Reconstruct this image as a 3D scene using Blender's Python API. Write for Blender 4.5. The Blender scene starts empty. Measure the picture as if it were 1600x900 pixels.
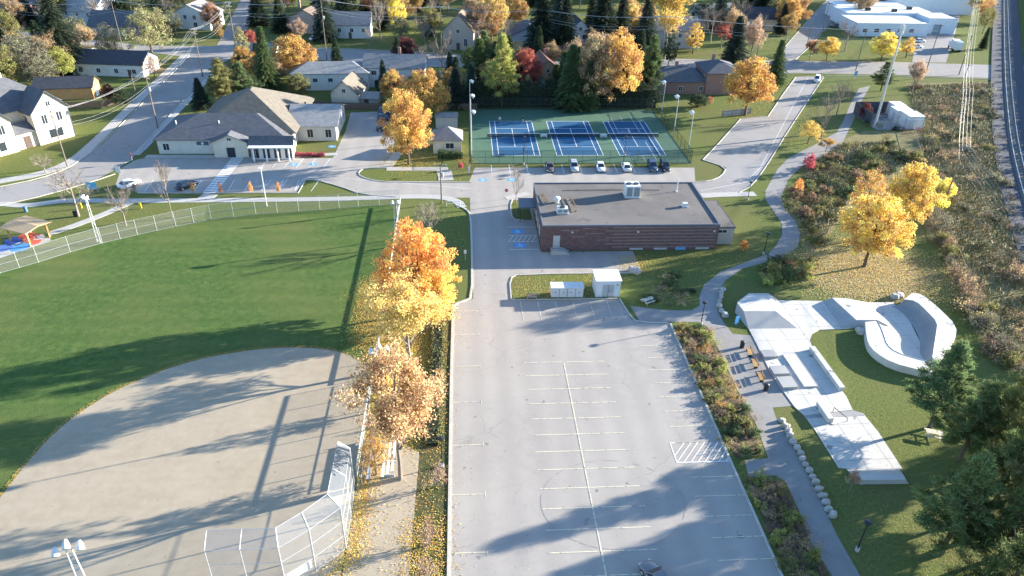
import bpy, math, random
import numpy as np
from mathutils import Vector, Matrix
R = math.radians
rnd = random.Random(7)
scene = bpy.context.scene
col = scene.collection

# ------------------------------------------------------------------ camera, sky, sun, exposure
CAM = (-6.92, -160.12, 62.92)
FPX, PITCH, YAW, ROLL = 1153.8, 0.550914, 0.075633, 0.026407      # surveyed from the tennis courts
_f = Vector((math.sin(YAW)*math.cos(PITCH), math.cos(YAW)*math.cos(PITCH), -math.sin(PITCH)))
_r0 = Vector((math.cos(YAW), -math.sin(YAW), 0)); _u0 = _r0.cross(_f)
_r = _r0*math.cos(ROLL) + _u0*math.sin(ROLL); _u = _u0*math.cos(ROLL) - _r0*math.sin(ROLL)
cd = bpy.data.cameras.new('camera'); cam = bpy.data.objects.new('camera', cd); col.objects.link(cam)
cd.sensor_width = 36; cd.lens = 36*FPX/1600; cd.clip_start = 1; cd.clip_end = 3000
cam.matrix_world = Matrix(((_r.x, _u.x, -_f.x, CAM[0]), (_r.y, _u.y, -_f.y, CAM[1]), (_r.z, _u.z, -_f.z, CAM[2]), (0, 0, 0, 1)))
scene.camera = cam

SUN_EL, SHADOW_AZ = 12.5, -164.0                     # degrees; shadows point along SHADOW_AZ
_az = R(SHADOW_AZ + 180)
to_sun = Vector((math.cos(_az)*math.cos(R(SUN_EL)), math.sin(_az)*math.cos(R(SUN_EL)), math.sin(R(SUN_EL))))
w = bpy.data.worlds.new('World'); scene.world = w; w.use_nodes = True
nt = w.node_tree; bg = nt.nodes['Background']
sky = nt.nodes.new('ShaderNodeTexSky'); sky.sky_type = 'NISHITA'; sky.sun_disc = False
sky.sun_elevation = R(SUN_EL); sky.sun_rotation = math.atan2(to_sun.x, to_sun.y)
sky.air_density = 1.0; sky.dust_density = 0.3; sky.ozone_density = 3.5
nt.links.new(sky.outputs[0], bg.inputs[0]); bg.inputs[1].default_value = 0.108
sl = bpy.data.lights.new('sun', 'SUN'); sl.energy = 5.0; sl.angle = R(0.5); sl.color = (1.0, 0.925, 0.79)
so = bpy.data.objects.new('sun', sl); col.objects.link(so); so.rotation_euler = to_sun.to_track_quat('Z', 'Y').to_euler(); so.location = (0, 0, 120)
vs = scene.view_settings; vs.view_transform = 'Standard'; vs.look = 'None'; vs.gamma = 1; vs.use_curve_mapping = False
vs.exposure = 2.2
scene.cycles.max_bounces = 5; scene.cycles.transparent_max_bounces = 24; scene.cycles.diffuse_bounces = 3

# ------------------------------------------------------------------ survey helpers (photo point on level z -> metres)
def G(x, y, z=0.0):
    d = _f*FPX + _r*(x-800) + _u*(450-y); t = (z-CAM[2])/d.z
    return Vector((CAM[0]+t*d.x, CAM[1]+t*d.y, z))
def P(v):
    d = Vector(v)-Vector(CAM); z = d.dot(_f); return 800+FPX*d.dot(_r)/z, 450-FPX*d.dot(_u)/z, z
def height_at(b, top_y):
    lo, hi = 0.0, 60.0
    for _ in range(40):
        m = (lo+hi)/2
        if P((b.x, b.y, m))[1] > top_y: lo = m
        else: hi = m
    return lo
def GP(pts, z=0.0): return [G(x, y, z) for x, y in pts]

# ------------------------------------------------------------------ materials
MATS = {}
def nodes(name):
    m = bpy.data.materials.new(name); m.use_nodes = True; t = m.node_tree
    return m, t, t.nodes['Principled BSDF']
def mat(name, c1, c2=None, scale=1.5, rough=0.85, big=None, bump=0.0, bscale=20, metal=0.0, spec=0.25, stretch=None, speck=None):
    """two-tone noise; big = (colour, scale, amount) for wide blotches; speck = (colour, scale, threshold)"""
    if name in MATS: return MATS[name]
    m, t, b = nodes(name); N, L = t.nodes, t.links
    b.inputs['Roughness'].default_value = rough; b.inputs['Metallic'].default_value = metal
    b.inputs['Specular IOR Level'].default_value = spec
    g = N.new('ShaderNodeNewGeometry'); pos = g.outputs['Position']
    if stretch:
        mp = N.new('ShaderNodeMapping'); mp.inputs['Scale'].default_value = stretch; L.new(pos, mp.inputs[0]); pos = mp.outputs[0]
    c2 = c2 or tuple(x*0.78 for x in c1)
    n = N.new('ShaderNodeTexNoise'); n.inputs['Scale'].default_value = scale; n.inputs['Detail'].default_value = 7; n.inputs['Roughness'].default_value = 0.62
    L.new(pos, n.inputs['Vector'])
    r = N.new('ShaderNodeValToRGB'); r.color_ramp.elements[0].position = 0.32; r.color_ramp.elements[1].position = 0.68
    r.color_ramp.elements[0].color = (*c2, 1); r.color_ramp.elements[1].color = (*c1, 1)
    L.new(n.outputs['Fac'], r.inputs[0]); out = r.outputs[0]
    if big:
        n2 = N.new('ShaderNodeTexNoise'); n2.inputs['Scale'].default_value = big[1]; n2.inputs['Detail'].default_value = 4; L.new(g.outputs['Position'], n2.inputs['Vector'])
        r2 = N.new('ShaderNodeMapRange'); r2.inputs[1].default_value = 0.42; r2.inputs[2].default_value = 0.68; r2.inputs[4].default_value = big[2]; L.new(n2.outputs['Fac'], r2.inputs[0])
        mx = N.new('ShaderNodeMix'); mx.data_type = 'RGBA'; mx.inputs['B'].default_value = (*big[0], 1)
        L.new(r2.outputs[0], mx.inputs['Factor']); L.new(out, mx.inputs['A']); out = mx.outputs['Result']
    if speck:
        v = N.new('ShaderNodeTexNoise'); v.inputs['Scale'].default_value = speck[1]; v.inputs['Detail'].default_value = 2; L.new(g.outputs['Position'], v.inputs['Vector'])
        r3 = N.new('ShaderNodeMapRange'); r3.inputs[1].default_value = speck[2]; r3.inputs[2].default_value = speck[2]+0.04; L.new(v.outputs['Fac'], r3.inputs[0])
        mx = N.new('ShaderNodeMix'); mx.data_type = 'RGBA'; mx.inputs['B'].default_value = (*speck[0], 1)
        L.new(r3.outputs[0], mx.inputs['Factor']); L.new(out, mx.inputs['A']); out = mx.outputs['Result']
    L.new(out, b.inputs['Base Color'])
    if bump:
        nb = N.new('ShaderNodeTexNoise'); nb.inputs['Scale'].default_value = bscale; nb.inputs['Detail'].default_value = 5; L.new(g.outputs['Position'], nb.inputs['Vector'])
        bp = N.new('ShaderNodeBump'); bp.inputs['Strength'].default_value = bump; bp.inputs['Distance'].default_value = 0.1; L.new(nb.outputs['Fac'], bp.inputs['Height']); L.new(bp.outputs[0], b.inputs['Normal'])
    MATS[name] = m; return m
def flat(name, c, rough=0.6, metal=0.0, spec=0.4):
    return mat(name, c, tuple(x*0.9 for x in c), scale=2.0, rough=rough, metal=metal, spec=spec)
def leaf_mat(name, trans=0.35):
    """colour comes from the object, varied leaf by leaf with the face attribute v"""
    m, t, b = nodes(name); N, L = t.nodes, t.links
    oi = N.new('ShaderNodeObjectInfo'); a = N.new('ShaderNodeAttribute'); a.attribute_name = 'v'
    h = N.new('ShaderNodeHueSaturation'); L.new(oi.outputs['Color'], h.inputs['Color'])
    def rng(lo, hi):
        k = N.new('ShaderNodeMapRange'); k.inputs[3].default_value = lo; k.inputs[4].default_value = hi; L.new(a.outputs['Fac'], k.inputs[0]); return k.outputs[0]
    L.new(rng(0.462, 0.526), h.inputs['Hue']); L.new(rng(0.55, 1.4), h.inputs['Value']); h.inputs['Saturation'].default_value = 0.86
    L.new(h.outputs[0], b.inputs['Base Color']); b.inputs['Roughness'].default_value = 0.7; b.inputs['Specular IOR Level'].default_value = 0.2
    tr = N.new('ShaderNodeBsdfTranslucent'); L.new(h.outputs[0], tr.inputs['Color'])
    mx = N.new('ShaderNodeMixShader'); mx.inputs[0].default_value = trans
    L.new(b.outputs[0], mx.inputs[1]); L.new(tr.outputs[0], mx.inputs[2]); L.new(mx.outputs[0], t.nodes['Material Output'].inputs['Surface'])
    MATS[name] = m; return m
def attr_mat(name, trans=0.2):
    m, t, b = nodes(name); N, L = t.nodes, t.links
    a = N.new('ShaderNodeAttribute'); a.attribute_name = 'tint'; L.new(a.outputs['Color'], b.inputs['Base Color']); b.inputs['Roughness'].default_value = 0.8
    MATS[name] = m; return m
def mesh_mat(name, c, opacity):
    """woven wire too fine to resolve: part wire, part air"""
    m, t, b = nodes(name); N, L = t.nodes, t.links
    b.inputs['Base Color'].default_value = (*c, 1); b.inputs['Roughness'].default_value = 0.5; b.inputs['Metallic'].default_value = 0.3
    tr = N.new('ShaderNodeBsdfTransparent'); mx = N.new('ShaderNodeMixShader'); mx.inputs[0].default_value = opacity
    L.new(tr.outputs[0], mx.inputs[1]); L.new(b.outputs[0], mx.inputs[2]); L.new(mx.outputs[0], t.nodes['Material Output'].inputs['Surface'])
    MATS[name] = m; return m
def banded(name, c1, c2, step, rough=0.8, axis='Z', amount=0.6, noise=0.2):
    """siding courses, shingle rows, corrugation: bands every step metres"""
    if name in MATS: return MATS[name]
    m, t, b = nodes(name); N, L = t.nodes, t.links
    tc = N.new('ShaderNodeTexCoord'); sp = N.new('ShaderNodeSeparateXYZ'); L.new(tc.outputs['Object'], sp.inputs[0])
    mu = N.new('ShaderNodeMath'); mu.operation = 'MULTIPLY'; mu.inputs[1].default_value = 1/step; L.new(sp.outputs[axis], mu.inputs[0])
    fr = N.new('ShaderNodeMath'); fr.operation = 'FRACT'; L.new(mu.outputs[0], fr.inputs[0])
    n = N.new('ShaderNodeTexNoise'); n.inputs['Scale'].default_value = 1.1; n.inputs['Detail'].default_value = 8; L.new(tc.outputs['Object'], n.inputs['Vector'])
    r = N.new('ShaderNodeValToRGB'); r.color_ramp.elements[0].position = 0.3; r.color_ramp.elements[1].position = 0.7
    r.color_ramp.elements[0].color = (*c2, 1); r.color_ramp.elements[1].color = (*c1, 1); L.new(n.outputs['Fac'], r.inputs[0])
    L.new(r.outputs[0], b.inputs['Base Color']); b.inputs['Roughness'].default_value = rough; b.inputs['Specular IOR Level'].default_value = 0.2
    bp = N.new('ShaderNodeBump'); bp.inputs['Strength'].default_value = amount; bp.inputs['Distance'].default_value = step*0.25
    L.new(fr.outputs[0], bp.inputs['Height']); L.new(bp.outputs[0], b.inputs['Normal'])
    MATS[name] = m; return m
def brick_mat(name, c1, c2, mortar, scale=1.0, bw=0.4, rh=0.2):
    m, t, b = nodes(name); N, L = t.nodes, t.links
    g = N.new('ShaderNodeNewGeometry'); sp = N.new('ShaderNodeSeparateXYZ'); L.new(g.outputs['Position'], sp.inputs[0])
    ad = N.new('ShaderNodeMath'); L.new(sp.outputs['X'], ad.inputs[0]); L.new(sp.outputs['Y'], ad.inputs[1])
    cb = N.new('ShaderNodeCombineXYZ'); L.new(ad.outputs[0], cb.inputs['X']); L.new(sp.outputs['Z'], cb.inputs['Y'])
    br = N.new('ShaderNodeTexBrick'); br.inputs['Scale'].default_value = scale; br.inputs['Brick Width'].default_value = bw; br.inputs['Row Height'].default_value = rh
    br.inputs['Color1'].default_value = (*c1, 1); br.inputs['Color2'].default_value = (*c2, 1); br.inputs['Mortar'].default_value = (*mortar, 1); br.inputs['Mortar Size'].default_value = 0.015
    L.new(cb.outputs[0], br.inputs['Vector']); L.new(br.outputs['Color'], b.inputs['Base Color']); b.inputs['Roughness'].default_value = 0.9; b.inputs['Specular IOR Level'].default_value = 0.15
    MATS[name] = m; return m

GRASS = mat('grass', (0.155, 0.175, 0.052), (0.080, 0.105, 0.032), 2.5, 0.95, big=((0.155, 0.132, 0.06), 0.06, 0.55), bump=0.6, bscale=5, spec=0.05)
FIELD = mat('sports_turf', (0.105, 0.155, 0.045), (0.050, 0.092, 0.025), 0.9, 0.95, big=((0.135, 0.148, 0.050), 0.07, 0.75), bump=0.5, bscale=7, spec=0.05, speck=((0.125,0.15,0.05), 0.5, 0.66))
CLAY = mat('infield_clay', (0.38, 0.318, 0.236), (0.33, 0.272, 0.20), 0.8, 0.95, big=((0.415, 0.35, 0.262), 0.10, 0.6), bump=0.15, bscale=9, spec=0.05, speck=((0.24, 0.2, 0.15), 2.2, 0.70))
LOT = mat('lot_asphalt', (0.362, 0.328, 0.296), (0.324, 0.294, 0.267), 0.7, 0.95, big=((0.392, 0.355, 0.318), 0.08, 0.7), bump=0.12, bscale=14, spec=0.1, speck=((0.20, 0.185, 0.175), 0.75, 0.69))
ROAD = mat('road_asphalt', (0.30, 0.276, 0.255), (0.25, 0.231, 0.215), 0.5, 0.95, big=((0.32, 0.305, 0.30), 0.05, 0.7), spec=0.1, bump=0.1, bscale=12, stretch=(1, 1, 1))
PATHM = mat('path_asphalt', (0.28, 0.262, 0.246), (0.235, 0.22, 0.21), 0.8, 0.95, big=((0.30, 0.29, 0.28), 0.1, 0.6), spec=0.1, bump=0.1)
CONC = mat('concrete_walk', (0.44, 0.42, 0.39), (0.37, 0.352, 0.33), 1.2, 0.9, spec=0.15)
KERB = mat('kerb_concrete', (0.52, 0.49, 0.43), (0.40, 0.375, 0.335), 1.5, 0.9, spec=0.15)
def add_cracks(m, scale, colr, width=0.012, amount=.6):
    t = m.node_tree; N, L = t.nodes, t.links; b = N['Principled BSDF']; src = b.inputs['Base Color'].links[0].from_socket
    g = N.new('ShaderNodeNewGeometry'); nz = N.new('ShaderNodeTexNoise'); nz.inputs['Scale'].default_value = .35; nz.inputs['Detail'].default_value = 6; L.new(g.outputs['Position'], nz.inputs['Vector'])
    mxv = N.new('ShaderNodeMix'); mxv.data_type = 'RGBA'; mxv.blend_type = 'LINEAR_LIGHT'; mxv.inputs['Factor'].default_value = 1.0; L.new(g.outputs['Position'], mxv.inputs['A']); L.new(nz.outputs['Color'], mxv.inputs['B'])
    v = N.new('ShaderNodeTexVoronoi'); v.feature = 'DISTANCE_TO_EDGE'; v.inputs['Scale'].default_value = scale; L.new(mxv.outputs['Result'], v.inputs['Vector'])
    r = N.new('ShaderNodeMapRange'); r.inputs[1].default_value = 0; r.inputs[2].default_value = width; r.inputs[3].default_value = amount; r.inputs[4].default_value = 0; L.new(v.outputs['Distance'], r.inputs[0])
    gate = N.new('ShaderNodeTexNoise'); gate.inputs['Scale'].default_value = .09; L.new(g.outputs['Position'], gate.inputs['Vector']); gr = N.new('ShaderNodeMapRange'); gr.inputs[1].default_value = .45; gr.inputs[2].default_value = .6; L.new(gate.outputs['Fac'], gr.inputs[0])
    mu = N.new('ShaderNodeMath'); mu.operation = 'MULTIPLY'; L.new(r.outputs[0], mu.inputs[0]); L.new(gr.outputs[0], mu.inputs[1])
    mx = N.new('ShaderNodeMix'); mx.data_type = 'RGBA'; mx.inputs['B'].default_value = (*colr, 1); L.new(mu.outputs[0], mx.inputs['Factor']); L.new(src, mx.inputs['A']); L.new(mx.outputs['Result'], b.inputs['Base Color'])
def add_lanes(m, period, axis, colr, amount):
    """wide worn or mown bands running across one axis"""
    t = m.node_tree; N, L = t.nodes, t.links; b = N['Principled BSDF']; src = b.inputs['Base Color'].links[0].from_socket
    g = N.new('ShaderNodeNewGeometry'); wv = N.new('ShaderNodeTexWave'); wv.bands_direction = axis; wv.inputs['Scale'].default_value = 0.314/period; wv.inputs['Distortion'].default_value = 1.2; wv.inputs['Detail Scale'].default_value = .3; L.new(g.outputs['Position'], wv.inputs['Vector'])
    mu = N.new('ShaderNodeMath'); mu.operation = 'MULTIPLY'; mu.inputs[1].default_value = amount; L.new(wv.outputs['Fac'], mu.inputs[0])
    mx = N.new('ShaderNodeMix'); mx.data_type = 'RGBA'; mx.inputs['B'].default_value = (*colr, 1); L.new(mu.outputs[0], mx.inputs['Factor']); L.new(src, mx.inputs['A']); L.new(mx.outputs['Result'], b.inputs['Base Color'])
add_cracks(LOT, .12, (.15,.14,.135), .011, .34); add_cracks(ROAD, .10, (.12,.12,.12), .014, .5); add_lanes(LOT, 3.6, 'X', (.295,.27,.248), .45); add_lanes(CLAY, 1.3, 'Y', (.31,.258,.195), .12); add_lanes(FIELD, 4.0, 'Y', (.060,.104,.030), .34)
add_cracks(PATHM, .15, (.13,.13,.13), .012, .4)
SKATE = mat('skate_concrete', (0.56, 0.53, 0.485), (0.47, 0.447, 0.41), 0.6, 0.7, spec=0.25, big=((0.43, 0.41, 0.375), 0.22, 0.5), speck=((0.26,0.25,0.235), 0.6, 0.68))
SKATE2 = mat('shaded_ramp_concrete', (0.30, 0.295, 0.29), (0.25, 0.245, 0.24), 0.5, 0.65, spec=0.3)  # darker tone puts the shade of the bowl face into its colour
PAINT = mat('white_paint', (0.80, 0.80, 0.78), (0.66, 0.66, 0.64), 6, 0.7)
YPAINT = mat('faded_yellow_paint', (0.68, 0.62, 0.43), (0.50, 0.46, 0.36), 3.0, 0.8, speck=((0.34, 0.315, 0.30), 2.2, 0.56))
BPAINT = mat('blue_paint', (0.08, 0.32, 0.66), (0.12, 0.34, 0.62), 4, 0.7)
BRUSHG = mat('brush_soil', (0.27, 0.215, 0.12), (0.13, 0.125, 0.055), 0.6, 0.95, big=((0.20, 0.19, 0.085), 0.07, 0.7), bump=0.7, bscale=3, spec=0.05)
BALLAST = mat('railway_ballast', (0.085, 0.092, 0.11), (0.05, 0.055, 0.07), 4.0, 0.95, bump=0.8, bscale=6)
MULCH = mat('mulch_soil', (0.13, 0.09, 0.055), (0.08, 0.06, 0.04), 2.0, 0.95, bump=0.6)
CGREEN = mat('court_green', (0.075, 0.150, 0.10), (0.066, 0.132, 0.088), 0.5, 0.85)
CBLUE = mat('court_blue', (0.017, 0.094, 0.195), (0.015, 0.084, 0.175), 0.5, 0.85)
GALV = mat('galvanised_steel', (0.58, 0.59, 0.60), (0.48, 0.49, 0.50), 3, 0.45, metal=0.4)
WHITE = mat('white_metal', (0.70, 0.70, 0.685), (0.60, 0.60, 0.585), 1.6, 0.5, big=((0.52,0.51,0.48), 0.8, 0.5))
DARKM = flat('black_metal', (0.025, 0.026, 0.028), 0.4)
DGREEN = flat('dark_green_metal', (0.03, 0.055, 0.04), 0.5)
WOODP = mat('weathered_pole_wood', (0.20, 0.165, 0.13), (0.13, 0.11, 0.09), 3, 0.9, stretch=(1, 1, 0.1))
TIMBER = mat('honey_timber', (0.48, 0.29, 0.12), (0.38, 0.22, 0.09), 2.5, 0.7)
BARK = mat('bark', (0.15, 0.115, 0.085), (0.08, 0.062, 0.048), 5, 0.95, bump=0.6, stretch=(1, 1, 0.3))
TWIG = mat('twig_bark', (0.27, 0.225, 0.19), (0.19, 0.155, 0.13), 4, 0.9)
GLASS = flat('window_glass', (0.03, 0.04, 0.05), 0.12, spec=0.6)
TYRE = flat('tyre_rubber', (0.02, 0.02, 0.02), 0.8)
STONE = mat('limestone', (0.50, 0.475, 0.44), (0.33, 0.31, 0.285), 1.8, 0.9, bump=0.7, bscale=5, big=((0.36,0.31,0.25), 0.5, 0.6))
LEAF = leaf_mat('leaf', 0.38); NEEDLE = leaf_mat('needle', 0.36)
LITTER = attr_mat('leaf_litter')
CHAIN = mesh_mat('chain_link', (0.5, 0.52, 0.54), 0.15); CHAIND = mesh_mat('dark_chain_link', (0.04, 0.05, 0.05), 0.22)
CHAINB = mesh_mat('backstop_mesh', (0.46, 0.49, 0.54), 0.2)

# ------------------------------------------------------------------ mesh helpers
class MB:
    def __init__(s): s.v = []; s.f = []; s.a = []
    def add(s, vs, fs, val=None):
        k = len(s.v); s.v += [tuple(p) for p in vs]; s.f += [tuple(i+k for i in q) for q in fs]
        if val is not None: s.a += [val]*len(fs)
        return s
    def box(s, x0, x1, y0, y1, z0, z1):
        return s.add([(x0,y0,z0),(x1,y0,z0),(x1,y1,z0),(x0,y1,z0),(x0,y0,z1),(x1,y0,z1),(x1,y1,z1),(x0,y1,z1)],
                     [(3,2,1,0),(4,5,6,7),(0,1,5,4),(1,2,6,5),(2,3,7,6),(3,0,4,7)])
    def prism(s, poly, z0, z1):
        n = len(poly); A = sum(poly[i][0]*poly[(i+1)%n][1]-poly[(i+1)%n][0]*poly[i][1] for i in range(n))
        if A < 0: poly = poly[::-1]
        zb = [z0]*n if not isinstance(z0, (list, tuple)) else z0
        vs = [(p[0],p[1],z0) for p in poly]+[(p[0],p[1],z1) for p in poly]
        return s.add(vs, [tuple(range(n-1,-1,-1)), tuple(range(n, 2*n))]+[(i,(i+1)%n,n+(i+1)%n,n+i) for i in range(n)])
    def tube(s, pts, r, n=6, cap=True):
        pts = [Vector(p) for p in pts]; k0 = len(s.v); m = len(pts)
        rs = r if isinstance(r, (list, tuple)) else [r]*m
        for i, p in enumerate(pts):
            d = (pts[min(i+1,m-1)]-pts[max(i-1,0)])
            d = d.normalized() if d.length > 1e-9 else Vector((0,0,1))
            a = d.cross(Vector((0,0,1)) if abs(d.z) < 0.9 else Vector((1,0,0))).normalized(); b = d.cross(a)
            for j in range(n):
                t = 2*math.pi*j/n; q = p+(a*math.cos(t)+b*math.sin(t))*rs[i]; s.v.append((q.x,q.y,q.z))
        nf = 0
        for i in range(m-1):
            for j in range(n):
                a0 = k0+i*n+j; a1 = k0+i*n+(j+1)%n; s.f.append((a0,a1,a1+n,a0+n)); nf += 1
        if cap: s.f.append(tuple(k0+j for j in range(n-1,-1,-1))); s.f.append(tuple(k0+(m-1)*n+j for j in range(n))); nf += 2
        return s
    def mesh(s, name, m, smooth=False, attr=None):
        me = bpy.data.meshes.new(name); me.from_pydata(s.v, [], s.f)
        if m: me.materials.append(m)
        if smooth: me.polygons.foreach_set('use_smooth', [True]*len(me.polygons))
        if s.a and len(s.a) == len(s.f):
            if isinstance(s.a[0], float):
                at = me.attributes.new('v', 'FLOAT', 'FACE'); at.data.foreach_set('value', s.a)
            else:
                at = me.attributes.new('tint', 'FLOAT_COLOR', 'FACE'); at.data.foreach_set('color', [c for q in s.a for c in (*q, 1.0)])
        me.update(); return me
    def build(s, name, m, parent=None, smooth=False, **kw): return link(name, s.mesh(name, m, smooth), parent, **kw)
def link(name, me, parent=None, label=None, cat=None, group=None, kind=None, loc=None, rz=None):
    o = bpy.data.objects.new(name, me); col.objects.link(o)
    if parent is not None: o.parent = parent
    if loc is not None: o.location = loc
    if rz is not None: o.rotation_euler = (0, 0, rz)
    if label: o['label'] = label
    if cat: o['category'] = cat
    if group: o['group'] = group
    if kind: o['kind'] = kind
    return o
def thing(name, label, cat, loc=(0,0,0), rz=0, group=None): return link(name, None, None, label, cat, group, None, loc, rz)
def boxm(*a): return MB().box(*a)
def sheet(name, pts, z, m, kind='structure', parent=None, smooth=0):
    """a flat sheet from photo points or Vectors on the ground"""
    q = [G(*p) if not isinstance(p, Vector) else p for p in pts]
    if smooth: q = chaikin(q, smooth)
    mb = MB(); n = len(q); A = sum(q[i].x*q[(i+1)%n].y-q[(i+1)%n].x*q[i].y for i in range(n))
    if A < 0: q = q[::-1]
    mb.add([(p.x,p.y,z) for p in q], [tuple(range(n))])
    return mb.build(name, m, parent, kind=kind if parent is None else None)
def chaikin(q, it=2, closed=True):
    for _ in range(it):
        o = []; n = len(q)
        for i in range(n if closed else n-1):
            a, b = q[i], q[(i+1)%n]; o += [a*0.75+b*0.25, a*0.25+b*0.75]
        if not closed: o = [q[0]]+o+[q[-1]]
        q = o
    return q
def XY(*pts): return [Vector((x, y, 0)) for x, y in pts]
def offset(line, d):
    out = []; n = len(line)
    for i, p in enumerate(line):
        t = line[min(i+1,n-1)]-line[max(i-1,0)]; t.z = 0; t.normalize(); out.append(Vector((p.x-t.y*d, p.y+t.x*d, p.z)))
    return out
def strip_mb(line, width, z0, z1, mb=None):
    a = offset(line, width/2); b = offset(line, -width/2); mb = mb or MB(); n = len(line)
    vs = []
    for i in range(n):
        vs += [(b[i].x,b[i].y,z0),(b[i].x,b[i].y,z1),(a[i].x,a[i].y,z1),(a[i].x,a[i].y,z0)]
    fs = []
    for i in range(n-1):
        k = 4*i; fs += [(k,k+4,k+5,k+1),(k+1,k+5,k+6,k+2),(k+2,k+6,k+7,k+3)]
    fs += [(0,1,2,3),(4*n-1,4*n-2,4*n-3,4*n-4)]
    return mb.add(vs, fs)
def as_line(pts, smooth=0):
    q = [G(*p) if not isinstance(p, Vector) else p for p in pts]
    return chaikin(q, smooth, False) if smooth else q
def kerb(pts, smooth=0, w=0.18, h=0.13, name='kerb'): return strip_mb(as_line(pts, smooth), w, -0.02, h).build(name, KERB, kind='structure')
def walk(pts, width, smooth=0, z=0.06, m=None, name='pavement'): return strip_mb(as_line(pts, smooth), width, -0.02, z).build(name, m or CONC, kind='structure')
def line_paint(mb, a, b, w=0.12, z=0.03):
    a = Vector(a); b = Vector(b); d = (b-a); d.z = 0; d.normalize(); n = Vector((-d.y, d.x, 0))*w/2
    mb.add([(a.x-n.x,a.y-n.y,z),(b.x-n.x,b.y-n.y,z),(b.x+n.x,b.y+n.y,z),(a.x+n.x,a.y+n.y,z)], [(0,1,2,3)])
def inside(p, poly):
    c = False; n = len(poly)
    for i in range(n):
        a, b = poly[i], poly[i-1]
        if (a.y > p[1]) != (b.y > p[1]) and p[0] < (b.x-a.x)*(p[1]-a.y)/(b.y-a.y)+a.x: c = not c
    return c
def sample(poly, n, rg=rnd):
    x0, x1 = min(p.x for p in poly), max(p.x for p in poly); y0, y1 = min(p.y for p in poly), max(p.y for p in poly); out = []
    while len(out) < n:
        q = (rg.uniform(x0,x1), rg.uniform(y0,y1))
        if inside(q, poly): out.append(q)
    return out

# ================================================================== THE SETTING: ground, roads, lots, paths
sheet('ground', XY((-900,-260),(900,-260),(900,1500),(-900,1500)), 0.0, GRASS)
sheet('brush_ground', [(1415,130),(1556,128),(1562,225),(1600,350),(1680,560),(1680,700),(1560,560),(1500,470),(1470,395),(1430,330),(1380,260),(1300,225),(1350,205),(1440,205)], 0.006, BRUSHG)
sheet('brush_bank', [(1240,300),(1262,262),(1300,222),(1420,215),(1450,260),(1400,290),(1330,330),(1280,380),(1262,400),(1240,345),(1228,318)], 0.010, BRUSHG)
fence_arc = GP([(-60,447),(0,427),(60,410),(110,394),(160,380),(215,367),(275,354),(330,343),(400,335),(500,328),(560,323)]) + XY((-19.2,-25.6))
sheet('playing_field', [Vector(p) for p in fence_arc]+XY((-19.2,-118),(-95,-118)), 0.006, FIELD)
clay_edge = GP([(-60,850),(0,778),(40,725),(85,675),(140,633),(200,600),(300,562),(400,545),(470,542),(530,548),(560,562)])+XY((-19.6,-78.8))
clay_s = chaikin(clay_edge, 2, False)
sheet('infield_clay', clay_s+XY((-19.5,-125),(-75,-125)), 0.012, CLAY)
sheet('warm_up_clay', XY((-19.3,-125),(-12.6,-125),(-12.4,-112),(-12.2,-108),(-11.6,-100),(-12.6,-95),(-15,-93),(-19.3,-92)), 0.010, CLAY)

# streets
S1e = [(-40,330),(0,320),(75,303),(150,281),(190,260),(215,240),(235,215),(280,164),(322,118),(345,100),(372,86)]
S1w = [(297,87),(260,124),(230,155),(195,191),(160,225),(130,248),(105,265),(60,281),(0,293),(-40,300)]
sheet('side_street', S1e+S1w, 0.020, ROAD)
sheet('side_street_north', [(330,88),(372,88),(402,0),(408,-30),(384,-30),(376,0)], 0.022, ROAD)
sheet('cross_street', [(-120,30),(0,46),(140,62),(218,70),(275,72),(372,72),(500,75),(650,82),(740,88),(900,90),(1050,92),(1110,93),(1225,95),(1400,97),(1600,103),(1750,107),
                       (1750,131),(1600,124),(1400,117),(1230,114),(1110,111),(1050,108),(900,107),(780,106),(580,103),(495,93),(370,92),(297,90),(218,80),(140,72),(0,57),(-120,42)], 0.026, ROAD)
sheet('park_street', [(1243,120),(1225,145),(1200,182),(1157,186),(1122,225),(1098,250),(1135,262),(1128,275),(1110,283),(1085,285),(1085,306),(1155,300),(1175,290),(1200,255),(1220,222),(1252,172),(1287,119)], 0.020, ROAD)
sheet('park_street_north', [(1237,97),(1225,90),(1225,76),(1272,22),(1293,0),(1310,-25),(1345,-25),(1317,15),(1260,75),(1243,97)], 0.022, ROAD)
sheet('railway_yard_drive', [(1425,97),(1432,60),(1470,40),(1480,20),(1500,25),(1490,60),(1478,98)], 0.030, ROAD)
sheet('clinic_parking_lot', [(190,262),(215,249),(228,247),(455,247),(520,247),(540,205),(548,176),(600,174),(625,180),(612,240),(604,262),(572,263),(560,268),(562,275),(590,283),(735,284),(735,309),(620,308),(565,304),(530,290),(492,281),(477,281),(466,300),(215,301),(180,290)], 0.016, LOT)
sheet('access_road', [(733,284),(742,262),(1085,262),(1088,306),(832,306),(832,320),(735,320)], 0.014, LOT)
lane = XY((-5.6,-20),(8.5,-20),(8.5,-29),(6.7,-29),(6.7,-46),(23.2,-46),(23.2,-53.6),(2.2,-53.6),(0.6,-55),(0.6,-61.5),(0,-62),(-5.5,-61))
sheet('service_lane', lane, 0.018, LOT)
lot_r = XY((24.6,-128),(-8.75,-128),(-8.75,-64.2),(-8.2,-62.6),(-7,-61.9),(-5.6,-61.2),(-5.6,-60),(1,-61.9),(17.6,-61.9),(18.6,-67.6),(19.6,-68.6),(24.2,-68.9))
sheet('parking_lot', lot_r, 0.012, LOT)
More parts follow.
